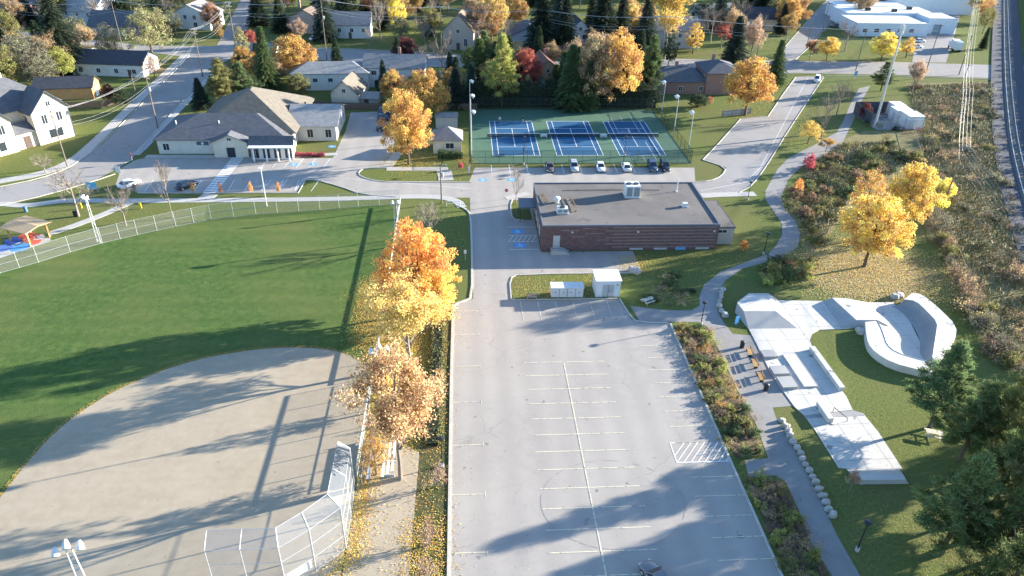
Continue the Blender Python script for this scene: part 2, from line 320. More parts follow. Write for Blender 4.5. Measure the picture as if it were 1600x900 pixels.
# path
path_poly = [(1300,900),(1267,847),(1247,795),(1227,752),(1213,743),(1170,746),(1163,719),(1200,716),(1182,665),(1150,605),(1130,562),(1107,512),(1092,503),(1000,503),(985,478),(1040,485),(1080,485),(1093,478),
             (1093,462),(1100,445),(1125,425),(1177,405),(1200,397),(1212,385),(1222,367),(1222,350),(1210,332),(1196,312),(1196,298),(1215,264),(1232,247),(1275,225),(1307,207),(1317,190),(1330,160),(1342,138),
             (1360,134),(1345,160),(1335,185),(1317,222),(1290,240),(1250,262),(1232,280),(1221,307),(1225,325),(1242,345),(1250,365),(1247,385),(1225,402),(1195,410),(1160,420),(1135,437),(1125,452),(1121,485),(1130,503),(1145,522),(1174,524),
             (1186,545),(1204,580),(1218,604),(1240,612),(1244,634),(1207,637),(1215,660),(1225,675),(1240,700),(1262,742),(1287,792),(1307,835),(1344,900),(1380,960),(1335,960)]
sheet('asphalt_path', path_poly, 0.022, PATHM)
# pavements and kerbs
walk([(-40,291),(0,283),(60,273),(103,258),(135,236),(200,172),(290,86)], 2.6, 1)
walk([(212,242),(228,228),(260,192),(300,150),(330,116)], 1.8, 1)
walk([(-30,323),(0,318),(40,322),(80,316),(110,313),(215,314),(330,313),(460,312),(560,310),(640,307),(690,308),(715,314),(722,324)], 1.9, 1, 0.05)
walk([(75,366),(110,355),(150,340),(185,325),(205,316)], 1.7, 1, 0.055)
walk([(318,312),(330,303)], 3.0, 0, 0.045)
walk([(228,244.5),(455,244.5),(526,241)], 1.6, 0, 0.08)
walk([(604,262),(618,244),(622,238)], 2.2, 0, 0.05)
walk([(604,264),(690,264),(700,264)], 2.0, 0, 0.052)
walk([(694,266),(697,282)], 3.2, 0, 0.054)
walk([(1096,306),(1130,304),(1180,303)], 2.2, 1, 0.05)
walk([(790,310),(826,302)], 1.6, 0, 0.05)
kerb(XY((-8.85,-128),(-8.85,-64.2),(-8.3,-62.5),(-7,-61.8),(-5.7,-60.8),(-5.5,-46),(-5.5,-31),(-6.2,-28.5),(-8,-26.6)), 1, 0.36)
kerb(XY((24.7,-128),(24.4,-100),(24.3,-69.0)), 0, 0.26)
kerb(XY((24.0,-68.8),(19.8,-68.5),(18.7,-67.6),(17.8,-61.8)), 1, 0.22)
kerb(XY((0.6,-61.7),(17.5,-61.7)), 0, 0.2)
kerb(XY((0.5,-61.6),(0.6,-55),(2.2,-53.7),(23,-53.7)), 1, 0.2)
kerb([(215,302),(466,302),(477,282)]); kerb([(477,281),(492,281),(530,291),(565,304),(620,308)], 1)
kerb([(605,263),(572,263),(560,268),(562,276),(590,284),(640,285),(737,285)], 1)
kerb([(0,321.5),(75,304.5),(150,282.5),(180,272)], 1); kerb([(0,292),(60,280),(105,264),(130,247),(160,224),(230,154),(296,87)], 1)
kerb([(215,241),(235,215),(280,164),(322,118)]); kerb([(1098,250),(1135,262),(1128,275),(1110,283),(1085,284.5)], 1); kerb([(1243,121),(1225,145),(1200,182),(1157,186),(1122,225),(1098,250)])
kerb([(1155,301),(1175,291),(1200,256),(1220,223),(1252,173),(1287,121)], 1); kerb([(1240,115.5),(1110,112.5),(1050,109.5)]); kerb([(1290,119.5),(1400,119),(1600,126)])
kerb([(1225,75),(1272,21),(1293,-1)]); kerb([(1240,95.6),(1262,76),(1318,16)]); kerb([(500,74.3),(650,81),(740,87)])
kerb(XY((3,-24),(2.4,-27),(2.4,-33),(4.4,-33.4)), 1, 0.2)
# islands of lawn inside the asphalt
isl = XY((0.75,-61.5),(0.75,-55.2),(2.3,-53.9),(18.5,-53.9),(18.0,-61.5))
sheet('island_lawn', isl, 0.030, GRASS)
sheet('tree_island', XY((2.6,-33.2),(2.6,-26.5),(3.2,-24.2),(6.2,-24.2),(6.2,-33.2)), 0.034, GRASS)

# ---------- painted markings
def paint(name, mb, m): return mb.build(name, m, kind='structure')
mb = MB()
for y in (-64.6,-70.9,-78.5,-86.1,-94.0,-101.85,-109.7): line_paint(mb, (-8.6,y,0), (-4.9,y,0)); line_paint(mb, (-4.9,y-0.4,0), (-4.9,y+0.4,0), 0.1)
ys = [-77.99-2.92*i for i in range(14)]
for y in ys: line_paint(mb, (1.3,y,0), (12.7,y,0), 0.13)
line_paint(mb, (6.85,-77.9,0), (6.85,-118,0), 0.16, 0.032)
for i in range(16):
    y = -71.6-2.87*i
    if not -98 < y < -94.9: line_paint(mb, (18.4+0.02*i,y,0), (24.5,y,0), 0.12)
for i in range(6): line_paint(mb, (1.9+2.75*i,-62.2,0), (2.0+2.75*i,-67.4,0), 0.12)
paint('lot_stall_lines', mb, YPAINT)
mb = MB(); a, b, c, d = (17.9,-97.9), (24.3,-97.9), (24.3,-94.6), (17.9,-94.6)
for p, q in ((a,b),(d,c),(a,d),(b,c)): line_paint(mb, (*p,0), (*q,0), 0.12)
for i in range(-1,8):
    x = 17.9+0.85*i; x0, y0, x1, y1 = x, -97.9, x+2.6, -94.6
    if x0 < 17.9: y0 += (17.9-x0)*3.3/2.6; x0 = 17.9
    if x1 > 24.3: y1 -= (x1-24.3)*3.3/2.6; x1 = 24.3
    if x1-x0 > 0.3: line_paint(mb, (x0,y0,0), (x1,y1,0), 0.11, 0.033)
paint('hatched_bay_lines', mb, PAINT)
mb = MB()
for i in range(11): line_paint(mb, G(200+i*26,299,0), G(214+i*25.4,281,0), 0.12)
for x in (408,426,444,463,482,505): line_paint(mb, G(x,262,0), G(x+11,248,0), 0.12)
for i in range(4): line_paint(mb, G(408+i*26,299,0), G(424+i*25,281,0), 0.12)
line_paint(mb, G(195,255,0), G(207,249,0), 0.2); line_paint(mb, G(735,295,0), G(540,279,0), 0.1)
for i in range(11): line_paint(mb, (-1.5+3.95*i+0.9,-5.6,0), (-1.5+3.95*i+0.9,-10.6,0), 0.12)
line_paint(mb, G(1095,298,0), G(1165,285,0), 0.08); line_paint(mb, G(1165,285,0), G(1188,262,0), 0.08); line_paint(mb, G(1188,262,0), G(1262,122,0), 0.08)
for i in range(7): line_paint(mb, (-118+i*9.0,91.6-i*0.55,0), (-114+i*9.0,91.4-i*0.55,0), 0.15, 0.034)
paint('street_and_lot_lines', mb, PAINT)
mb = MB()          # zebra crossing to the clinic door
A0, A1, B0, B1 = G(318,301), G(336,301), G(363,247), G(380,247)
for i in range(17):
    t = i/16; p, q = A0.lerp(B0, t), A1.lerp(B1, t); line_paint(mb, p, q, 0.55, 0.028)
line_paint(mb, A0, B0, 0.12, 0.03); line_paint(mb, A1, B1, 0.12, 0.03)
paint('zebra_crossing', mb, PAINT)
def bay_symbol(x, y, s=1.0, lot_z=0.030):
    o = boxm(x-s, x+s, y-s*0.75, y+s*0.75, lot_z-0.01, lot_z).build('accessible_bay_mark', BPAINT, kind='structure')
    mb = MB(); z = lot_z+0.006           # wheelchair figure: head, back, seat, leg and wheel
    def P2(u, v): return (x+u*s, y+v*s, 0)
    for p, q in (((-.1,.42),(-.05,.0)),((-.05,.0),(.22,.0)),((.22,.0),(.36,-.38)),((.36,-.38),(.5,-.34)),((-.08,.2),(.2,.2))): line_paint(mb, P2(*p), P2(*q), 0.13*s, z)
    for i in range(9):
        t0, t1 = R(110+i*27), R(110+(i+1)*27); line_paint(mb, P2(.0+.33*math.cos(t0), -.2+.33*math.sin(t0)), P2(.0+.33*math.cos(t1), -.2+.33*math.sin(t1)), 0.1*s, z+0.001)
    line_paint(mb, P2(-.1,.5), P2(-.1,.64), 0.16*s, z); mb.build('wheelchair_figure', PAINT, o)
for px in ((459,257),(489,257),(754,281),(799,281),(519,229)): q = G(*px); bay_symbol(q.x, q.y, 0.85)
bay_symbol(3.1,-38.0,1.05); bay_symbol(3.2,-43.4,1.05)
mb = MB()
for y in (-36.2,-39.6,-42.0,-45.0): line_paint(mb, (1.2,y,0), (6.4,y,0), 0.12)
for i in range(6): line_paint(mb, (1.2+0.85*i,-42.0,0), (2.2+0.85*i,-39.6,0), 0.11, 0.033)
paint('accessible_bay_lines', mb, PAINT)
# tyre-mark circle on the lot
mb = MB(); cx, cy = 9.2, -103.6
for i in range(56):
    if rnd.random() < 0.14: continue
    t0, t1 = 2*math.pi*i/56, 2*math.pi*(i+1)/56; line_paint(mb, (cx+8.0*math.cos(t0), cy+6.4*math.sin(t0), 0), (cx+8.0*math.cos(t1), cy+6.4*math.sin(t1), 0), 0.10, 0.024)
paint('tyre_marks', mb, mat('tyre_mark', (0.25, 0.235, 0.228), (0.33, 0.31, 0.295), 0.8, 0.9))

# ---------- tennis courts
sheet('tennis_court_surface', XY((-5.2,-5.0),(45.2,-5.0),(44.6,33.5),(-4.8,33.5)), 0.024, CGREEN)
for i in range(3):
    x0 = 14.72*i
    c = boxm(x0, x0+10.97, 0, 23.77, 0.0, 0.030).build('tennis_court', CBLUE, kind='structure')
    mb = MB(); z = 0.036; X = lambda u: x0+u
    for p, q in (((0,0),(10.97,0)),((0,23.77),(10.97,23.77)),((0.05,0),(0.05,23.77)),((10.92,0),(10.92,23.77)),((1.37,0),(1.37,23.77)),((9.6,0),(9.6,23.77)),((1.37,5.485),(9.6,5.485)),((1.37,18.285),(9.6,18.285)),((5.485,5.485),(5.485,18.285))):
        line_paint(mb, (X(p[0]),p[1],0), (X(q[0]),q[1],0), 0.13, z)
    if i == 2:
        for u in (2.6, 8.0): line_paint(mb, (X(u),-3.2,0), (X(u),9,0), 0.08, z+.003); line_paint(mb, (X(u),14.8,0), (X(u),27.2,0), 0.08, z+.003)
        line_paint(mb, (X(5.3),-3.2,0), (X(5.3),-0.3,0), 0.08, z+.003); line_paint(mb, (X(5.3),24,0), (X(5.3),27.2,0), 0.08, z+.003)
    mb.build('court_lines', PAINT, c)
# railway
rail_c = chaikin(GP([(1570,-60),(1571,0),(1572,60),(1574,120),(1578,170),(1585,230),(1602,300),(1635,400),(1690,540)]), 2, False)
strip_mb(rail_c, 9.5, -0.02, 0.28).build('railway_ballast', BALLAST, kind='structure')
rt = thing('railway_track', 'single railway track on dark ballast along the right edge', 'railway', rail_c[0])
M0 = Matrix.Translation(-rail_c[0])
for d in (-0.76, 0.76):
    mb = strip_mb(offset(rail_c, d), 0.13, 0.4, 0.58); mb.v = [tuple(Vector(p)-rail_c[0]) for p in mb.v]; mb.build('rail', GALV, rt)
tie = boxm(-1.3,1.3,-0.16,0.16,0.2,0.40).mesh('sleeper', mat('sleeper_wood', (.30,.26,.22), (.2,.17,.14), 2)); L = 0; k = 0
for i in range(len(rail_c)-1):
    a, b = rail_c[i], rail_c[i+1]; seg = (b-a).length; t = 0.0; ang = math.atan2(b.y-a.y, b.x-a.x)-math.pi/2
    while L+1.1 < seg and k < 290:
        L += 1.1; p = a.lerp(b, L/seg)
        if P(p)[1] > -20 and P(p)[0] < 1620: link('sleeper', tie, rt, loc=p-rail_c[0], rz=ang); k += 1
    L -= seg
    if L < 0 and L < -1.2: L = 0

# ================================================================== BUILDINGS
def rot2(x, y, a): return x*math.cos(a)-y*math.sin(a), x*math.sin(a)+y*math.cos(a)
TRIM = flat('trim_white', (0.72, 0.71, 0.69), 0.6)
def add_window(par, side, u, z, w, h, W, D, frame=None, name='window'):
    """side F/B/L/R of a W x D block, u along the wall, z sill height"""
    t = 0.07
    if side in 'FB':
        s = -1 if side == 'F' else 1; y = s*D/2; f = MB()
        for a in ((u-w/2-t,u+w/2+t,z-t,z),(u-w/2-t,u+w/2+t,z+h,z+h+t),(u-w/2-t,u-w/2,z,z+h),(u+w/2,u+w/2+t,z,z+h),(u-.025,u+.025,z,z+h)):
            f.box(a[0],a[1],min(y,y+s*.06),max(y,y+s*.06),a[2],a[3])
        p = boxm(u-w/2,u+w/2,min(y-s*.05,y+s*.025),max(y-s*.05,y+s*.025),z,z+h)
    else:
        s = -1 if side == 'L' else 1; x = s*W/2; f = MB()
        for a in ((u-w/2-t,u+w/2+t,z-t,z),(u-w/2-t,u+w/2+t,z+h,z+h+t),(u-w/2-t,u-w/2,z,z+h),(u+w/2,u+w/2+t,z,z+h),(u-.025,u+.025,z,z+h)):
            f.box(min(x,x+s*.06),max(x,x+s*.06),a[0],a[1],a[2],a[3])
        p = boxm(min(x-s*.05,x+s*.025),max(x-s*.05,x+s*.025),u-w/2,u+w/2,z,z+h)
    o = f.build(name, frame or TRIM, par); p.build('pane', GLASS, o); return o
def add_door(par, side, u, w, h, W, D, m, z=0.0, name='door'):
    if side in 'FB':
        s = -1 if side == 'F' else 1; y = s*D/2; d = boxm(u-w/2,u+w/2,min(y,y+s*.07),max(y,y+s*.07),z,z+h); k = boxm(u+w*.34,u+w*.40,min(y+s*.07,y+s*.13),max(y+s*.07,y+s*.13),z+1,z+1.1)
    else:
        s = -1 if side == 'L' else 1; x = s*W/2; d = boxm(min(x,x+s*.07),max(x,x+s*.07),u-w/2,u+w/2,z,z+h); k = boxm(min(x+s*.07,x+s*.13),max(x+s*.07,x+s*.13),u+w*.34,u+w*.40,z+1,z+1.1)
    o = d.build(name, m, par); k.build('handle', DARKM, o); return o
def gable_mb(W, D, h, rh, along='x'):
    mb = MB(); a, b = W/2, D/2
    if along == 'x':
        vs = [(-a,-b,0),(a,-b,0),(a,b,0),(-a,b,0),(-a,-b,h),(a,-b,h),(a,b,h),(-a,b,h),(-a,0,h+rh),(a,0,h+rh)]
        fs = [(3,2,1,0),(0,1,5,4),(2,3,7,6),(1,2,6,9,5),(3,0,4,8,7),(4,5,9,8),(6,7,8,9)]
    else:
        vs = [(-a,-b,0),(a,-b,0),(a,b,0),(-a,b,0),(-a,-b,h),(a,-b,h),(a,b,h),(-a,b,h),(0,-b,h+rh),(0,b,h+rh)]
        fs = [(3,2,1,0),(1,2,6,5),(3,0,4,7),(0,1,5,8,4),(2,3,7,9,6),(5,6,9,8),(7,4,8,9)]
    return mb.add(vs, fs)
def gable_roof(W, D, h, rh, ov=0.45, th=0.16, along='x', lift=0.05):
    """two slabs with thickness meeting at the ridge"""
    mb = MB(); half = (D if along == 'x' else W)/2; ln = (W if along == 'x' else D)/2+ov; sl = rh/half; e = half+ov
    for s in (-1, 1):
        pr = [(0, h+rh+lift), (s*e, h-sl*ov+lift), (s*e, h-sl*ov+lift+th), (0, h+rh+lift+th)]
        vs = [((-ln if k == 0 else ln), y, z) if along == 'x' else (y, (-ln if k == 0 else ln), z) for k in (0, 1) for y, z in pr]
        mb.add(vs, [(0,1,2,3),(7,6,5,4),(0,4,5,1),(1,5,6,2),(2,6,7,3),(3,7,4,0)])
    return mb
def hip_roof(W, D, h, rh, ov=0.5, th=0.14, lift=0.03):
    mb = MB(); a, b = W/2+ov, D/2+ov; r = max(a-b, 0.0); q = max(b-a, 0.0); z0 = h+lift
    vs = [(-a,-b,z0),(a,-b,z0),(a,b,z0),(-a,b,z0),(-a,-b,z0+th),(a,-b,z0+th),(a,b,z0+th),(-a,b,z0+th),(-r,-q,z0+th+rh),(r,q,z0+th+rh)]
    fs = [(3,2,1,0),(0,1,5,4),(1,2,6,5),(2,3,7,6),(3,0,4,7)]
    if a >= b: fs += [(4,5,9,8),(5,6,9),(6,7,8,9),(7,4,8)]
    else: fs += [(4,5,8),(5,6,9,8),(6,7,9),(7,4,8,9)]
    return mb.add(vs, fs)
SIDING = {k: banded('siding_'+k, c, tuple(x*.86 for x in c), 0.18, 0.7) for k, c in dict(white=(.72,.71,.69), cream=(.66,.60,.49), blue=(.42,.48,.55), grey=(.42,.41,.40), tan=(.55,.42,.27), sand=(.62,.54,.42), pink=(.45,.33,.28)).items()}
BRICKR = brick_mat('red_brick', (.26,.11,.08), (.20,.085,.065), (.34,.29,.26), 1.0, 0.24, 0.09)
BRICKB = brick_mat('brown_block', (.17,.100,.092), (.115,.070,.070), (.20,.14,.13), 1.0, 0.5, 0.30)
STONEW = brick_mat('pale_stone', (.66,.58,.46), (.56,.48,.37), (.68,.62,.52), 1.0, 0.7, 0.3)
SHING = {k: banded('shingle_'+k, c, tuple(x*.72 for x in c), 0.28, 0.9, 'Z') for k, c in dict(grey=(.26,.25,.245), dark=(.07,.075,.09), brown=(.20,.155,.125), slate=(.125,.13,.145), taupe=(.175,.155,.13), light=(.34,.33,.32), red=(.24,.12,.09)).items()}
HOUSES = [(-58,14,18,'low clinic'),(-112,9,12,'large pale stone house'),(178,140,26,'white workshop')]
def house(label, cat, c, yaw, W, D, h, rh, wall, roof, kind='gable', along='x', wins=(), doors=(), chimney=None, name='house', group=None, ov=0.45, vents=0):
    o = thing(name, label, cat, (c[0], c[1], 0), R(yaw), group); HOUSES.append((c[0], c[1], max(W, D)/2, label))
    if kind == 'hip': boxm(-W/2,W/2,-D/2,D/2,0,h).build('wall', wall, o); rf = hip_roof(W, D, h, rh, ov).build('roof', roof, o)
    else: gable_mb(W, D, h, rh, along).build('wall', wall, o); rf = gable_roof(W, D, h, rh, ov, along=along).build('roof', roof, o)
    for wv in wins: add_window(o, *wv[:5], W, D)
    for dv in doors: add_door(o, *dv[:4], W, D, dv[4])
    if chimney: x, y, hh = chimney; boxm(x-.4,x+.4,y-.35,y+.35,h*.8,h+hh).build('chimney', BRICKR, rf)
    for i in range(vents): boxm(-W/4+i*W/5,-W/4+i*W/5+.4,D*.12,D*.12+.35,h+rh*.5,h+rh*.82+.25).build('roof_vent', DARKM, rf)
    return o
DDOOR = flat('dark_door', (.10,.07,.06)); WDOOR = flat('white_door', (.7,.7,.68)); GDOOR = banded('garage_door', (.66,.65,.62), (.58,.57,.55), 0.5, 0.6)
def fwin(n, W, z=1.0, w=1.1, h=1.2, side='F'): return [(side, -W/2+W*(i+.5)/n, z, w, h) for i in range(n)]

# --- recreation building with the flat roof
o = thing('recreation_building', 'brown block building with wide flat grey roof beside the service lane', 'building', (22.6,-36.4,0))
X0, X1, Y0, Y1, H = -15.75, 15.75, -9.2, 9.3, 4.75
boxm(X0,X1,Y0,Y1,0,H).build('wall', BRICKB, o)
RTAR = mat('tar_and_gravel_roof', (.150,.137,.128), (.12,.11,.103), 0.5, 0.95, big=((.175,.16,.15), 0.12, 0.8), bump=0.2, speck=((.12,.11,.10), 0.45, 0.66))
boxm(X0+.2,X1-.2,Y0+.2,Y1-.2,H,H+.12).build('roof', RTAR, o)
PAR = flat('parapet_cap', (.13,.14,.17), 0.5)
for a in ((X0-.06,X1+.06,Y0-.06,Y0+.19),(X0-.06,X1+.06,Y1-.19,Y1+.06),(X0-.06,X0+.19,Y0+.2,Y1-.2),(X1-.19,X1+.06,Y0+.2,Y1-.2)):
    boxm(*a,H+.005,H+.32).build('parapet', PAR, o)
BAND = brick_mat('rose_block_band', (.24,.165,.15), (.19,.125,.118), (.26,.2,.19), 1.0, 0.5, 0.2)
for k, z in enumerate((0.55,1.2,1.85,2.5,3.15,3.8,4.4)):
    boxm(-4.5 if k % 2 else -3.2, X1-.35, Y0-.09, Y0+.02, z, z+.24).build('brick_band', BAND, o)
for k, (u, z, n) in enumerate(((-12.6,3.95,3),(-8.2,3.3,3),(-10.5,2.65,2),(-6.0,2.0,2),(-8.6,4.3,2))):
    boxm(u, u+n*1.1, Y0-.07, Y0+.02, z, z+.2).build('brick_band', BAND, o)
add_door(o, 'F', -13.2, 1.2, 2.3, 31.5, 18.4, GALV, 0.75)
st = MB()
for i in range(4): st.box(-12.2+.32*i,-12.2+.32*(i+1),Y0-1.5,Y0-.02,0,.74-.18*i)
st.box(-14.2,-12.2,Y0-1.5,Y0-.02,0,.74); st.build('steps', CONC, o)
rl = MB()
for a, b in (((-14.1,Y0-1.45),(-12.3,Y0-1.45)),): rl.tube([(a[0],a[1],.74),(a[0],a[1],1.75),(b[0],b[1],1.75),(b[0]+1.2,b[1],.95),(b[0]+1.2,b[1],.02)], .035); rl.tube([(a[0],a[1],1.25),(b[0],b[1],1.25)], .025); rl.tube([(b[0],b[1],.74),(b[0],b[1],1.75)], .03)
rl.build('handrail', DARKM, o)
for u in (-10.5, 1.2, 14.9): boxm(u-.15,u+.15,Y0-.22,Y0-.005,3.6,3.85).build('wall_lamp', WHITE, o)
for u in (1.2,5.6,13.2): boxm(u-1.2,u+1.2,Y0-.14,Y0-.1,.12,.5).build('basement_window', GALV, o)
boxm(8.3,10.1,Y0-.3,Y0-.1,.1,.62).build('blue_vent_box', flat('vent_blue', (.16,.34,.55)), o, label='blue vent box low on the wall')
boxm(X1+.02,X1+3.6,-7.3,4.0,0,3.3).build('annex', mat('annex_block', (.42,.39,.35), (.36,.33,.3), 1.5), o)
boxm(X1+.06,X1+3.75,-7.45,4.15,3.305,3.5).build('annex_roof', SHING['dark'], o)
boxm(X1+.35,X1+3.45,-7.15,3.85,3.5,3.53).build('annex_gravel', RTAR, o)
add_window(o, 'F', X1+1.4, 2.35, 1.6, .6, 31.5, 14.66)
for u in (-4.5,-1.5,1.5,4.5): add_window(o, 'L', u, 1.0, 1.2, 1.6, 31.5, 18.4)
boxm(X0-3.2,X0-.02,2.2,6.4,2.9,3.15).build('entrance_canopy', PAR, o)
for y in (2.4,6.2): MB().tube([(X0-3.0,y,0),(X0-3.0,y,2.9)], .07).build('canopy_post', DARKM, o)
ZR = H+.12
def rooftop_unit(x, y, w, d, h, label, fans=2, grille=True, name='rooftop_unit', legs=.15):
    t = thing(name, label, 'rooftop unit', (x, y, ZR)); boxm(-w/2,w/2,-d/2,d/2,legs,h).build('casing', WHITE, t); boxm(-w/2-.12,w/2+.12,-d/2-.12,d/2+.12,0,legs-.005).build('plinth', GALV, t)
    for i in range(fans):
        u = (i-(fans-1)/2)*w/fans; mb = MB(); mb.tube([(u,0,h),(u,0,h+.12)], min(w/fans,d)*.38, 14); mb.build('fan', DARKM, t)
    if grille:
        for s in (-1, 1): boxm(s*w/4-w*.2,s*w/4+w*.2,-d/2-.03,-d/2-.002,legs+.2,h-.25).build('grille', flat('grille_grey', (.22,.26,.27)), t)
rooftop_unit(25.0,-32.9,2.7,2.5,2.4,'largest white cooling unit near the middle of the flat roof')
rooftop_unit(10.9,-40.2,1.9,1.3,1.1,'low white cooling unit near the front left roof corner',1)
t = thing('roof_exhaust', 'round white exhaust fan near the left edge of the flat roof', 'roof vent', (10.4,-35.9,ZR)); MB().tube([(0,0,0),(0,0,.7)], .4, 12).build('stack', WHITE, t); MB().tube([(0,0,.7),(0,0,1.05),(0,0,1.2)], [.62,.62,.25], 14).build('cowl', WHITE, t)
rooftop_unit(34.0,-38.0,.9,.7,.8,'small white box vent on the right half of the flat roof',0,False,'roof_vent_box')
t = thing('roof_mast', 'slim white mast with flared base at back right of the flat roof', 'vent pipe', (34.2,-31.2,ZR)); MB().tube([(0,0,0),(0,0,2.6)], .09, 8).build('pipe', WHITE, t); boxm(-.22,.22,-.22,.22,0,.1).build('base', WHITE, t)
for x, y, l, lb in ((7.9,-34.2,3.4,'low pipe rack nearest the left roof edge'),(12.9,-37.0,6.0,'longer low pipe rack beside the rooftop exhaust fan')):
    t = thing('pipe_rack', lb, 'pipe rack', (x,y,ZR)); 
    for s in (0,.9): MB().tube([(s,-l/2,.3),(s-.5,l/2,.3)], .06, 5).build('rail', TIMBER, t)
    for i in range(5): MB().tube([(-.1*i,-l/2+l*i/4.2,.3),(.9-.1*i,-l/2+l*i/4.2,.3)], .04, 4).build('rung', TIMBER, t)
    for i in (0,1): boxm(.4-.3*i,.55-.3*i,-l/2+i*l*.85,-l/2+.2+i*l*.85,0,.3).build('foot', WOODP, t)
t = thing('roof_conduit', 'thin dark conduit running along the back of the flat roof', 'conduit', (21,-30.6,ZR)); MB().tube([(-9,0,.12),(0,.1,.12),(10,-.1,.12)], .05, 5).build('pipe', DARKM, t)
for x in (-6,0,6): boxm(x-.1,x+.1,-.1,.1,0,.1).build('support', WOODP, t)

# --- clinic with the joined taupe hip roofs
o = thing('clinic_building', 'low clinic with joined taupe hipped roofs and a white portico', 'building', (-58,14,0))
W1 = banded('clinic_wall', (.60,.57,.52), (.52,.49,.45), 0.2, 0.8)
def blk(x0,x1,y0,y1,h,rh,kind,roofm,along='x',ov=.6,wm=W1):
    cx, cy = (x0+x1)/2+58, (y0+y1)/2-14; W, D = x1-x0, y1-y0
    wb = boxm(-W/2,W/2,-D/2,D/2,0,h) if kind == 'hip' else gable_mb(W,D,h,rh,along); rb = hip_roof(W,D,h,rh,ov) if kind == 'hip' else gable_roof(W,D,h,rh,ov,along=along)
    a = wb.build('wall', wm, o, loc=(cx,cy,0)); b = rb.build('roof', roofm, o, loc=(cx,cy,0)); return W, D, a, b
W, D, a, b = blk(-74.8,-46.4,1.4,17,3.3,3.4,'hip',SHING['slate'])
for i in (0,6): add_window(a, 'F', -12.4+i*2.6, .9, 1.3, 1.5, W, D)
for u in (-4,0,4): add_window(a, 'L', u, .9, 1.4, 1.4, W, D)
W, D, a, b2 = blk(-68.0,-45.6,5.2,30,3.6,6.4,'hip',SHING['taupe'],ov=.9)
for i in range(3): boxm(-3+i*2.2,-2.5+i*2.2,7.0,7.4,6.0,7.8).build('roof_vent', DARKM, b2)
W, D, a, b = blk(-47.5,-36.6,9.6,25.0,3.7,2.6,'gable',SHING['light'])
for u in (-.6,3.6): add_window(a, 'F', u, .9, 1.3, 1.9, W, D)
for u in (-4,1,5): add_window(a, 'R', u, .9, 1.2, 1.8, W, D)
for i in range(4): boxm(-3.4+i*2,-3.05+i*2,3.2,3.5,5.0,5.9).build('roof_vent', DARKM, b)
W, D, a, b = blk(-53.6,-44.6,-2.0,1.2,3.2,1.5,'gable',SHING['slate'],'x',.4,SIDING['white'])
for x in (-3.6,-1.2,1.2,3.6): add_window(a, 'F', x, .3, 1.5, 2.3, W, D)
W, D, a, b = blk(-62,-54.6,-.8,1.3,3.6,1.6,'gable',SHING['slate'],'y',.5,SIDING['cream']); add_window(a,'F',0,3.9,.9,.6,W,D); add_door(a,'F',0,1.8,2.3,W,D,GLASS)
for x in (-52.8,-50,-47.6,-45.2): boxm(x+58-.15,x+58+.15,-17.4,-17.1,0,3.1).build('portico_column', TRIM, o)
boxm(4.2,13.6,-17.6,-16.2,3.1,3.35).build('portico_beam', TRIM, o)
sg = boxm(-8.2,-5.6,-12.72,-12.62,2.1,2.9).build('sign_panel', flat('sign_dark', (.06,.09,.14)), o); MB().tube([(-6.9,-12.8,2.5),(-6.9,-12.74,2.5)], .3, 14).build('emblem', WHITE, sg)
for x in (-71.5,-62): MB().tube([(x+58,-8,4.2),(x+58,-8,6.2)], .12, 6).build('vent_pipe', WHITE, o)

# --- stone house at the left edge
o = thing('stone_house', 'large pale stone house with dark grey gabled roofs at the left edge', 'house', (-108.5,8.5,0), R(52)); o.scale = (1.28,1.28,1.22)
def blk2(cx,cy,W,D,h,rh,along,roofm=SHING['slate'],wm=STONEW,kind='gable'):
    a = (gable_mb(W,D,h,rh,along) if kind == 'gable' else boxm(-W/2,W/2,-D/2,D/2,0,h)).build('wall', wm, o, loc=(cx,cy,0)); b = (gable_roof(W,D,h,rh,.35,along=along) if kind == 'gable' else hip_roof(W,D,h,rh,.4)).build('roof', roofm, o, loc=(cx,cy,0)); return a, b
a, b = blk2(0,5,17,11,6.0,4.6,'x',kind='hip')
for u in (-6,-2,2,6): add_window(a,'L',u*.7,3.6,1.1,1.5,17,11)
for u in (-4,4): add_window(a,'L',u*.7,.9,1.3,1.5,17,11)
add_window(a,'R',0,3.6,1.2,1.5,17,11); add_window(a,'R',-3,1,1.4,1.5,17,11)
for cx, w_ in ((-5.0,6.0),(4.8,6.4)):
    a, b = blk2(cx,-1.8,w_,5.0,6.0,3.4,'y')
    for u in (-1.3,1.3): add_window(a,'F',u,3.7,.9,1.6,w_,5)
    add_window(a,'F',0,.8,2.4,1.6,w_,5); add_window(a,'F',0,6.7,.7,.9,w_,5); add_window(a,'L',0,3.6,1,1.5,w_,5); add_window(a,'L',0,.9,1,1.5,w_,5)
a, b = blk2(0,-2.0,4.0,3.6,3.0,1.2,'x'); add_door(a,'F',0,1.1,2.2,4,3.6,DDOOR)
a, b = blk2(-9.5,-3.0,5.5,7,3.0,2.2,'y'); add_door(a,'F',0,4.2,2.3,5.5,7,GDOOR,name='garage_door')
boxm(3.2,4.4,9.4,10.2,5,10.4).build('chimney', STONEW, o)

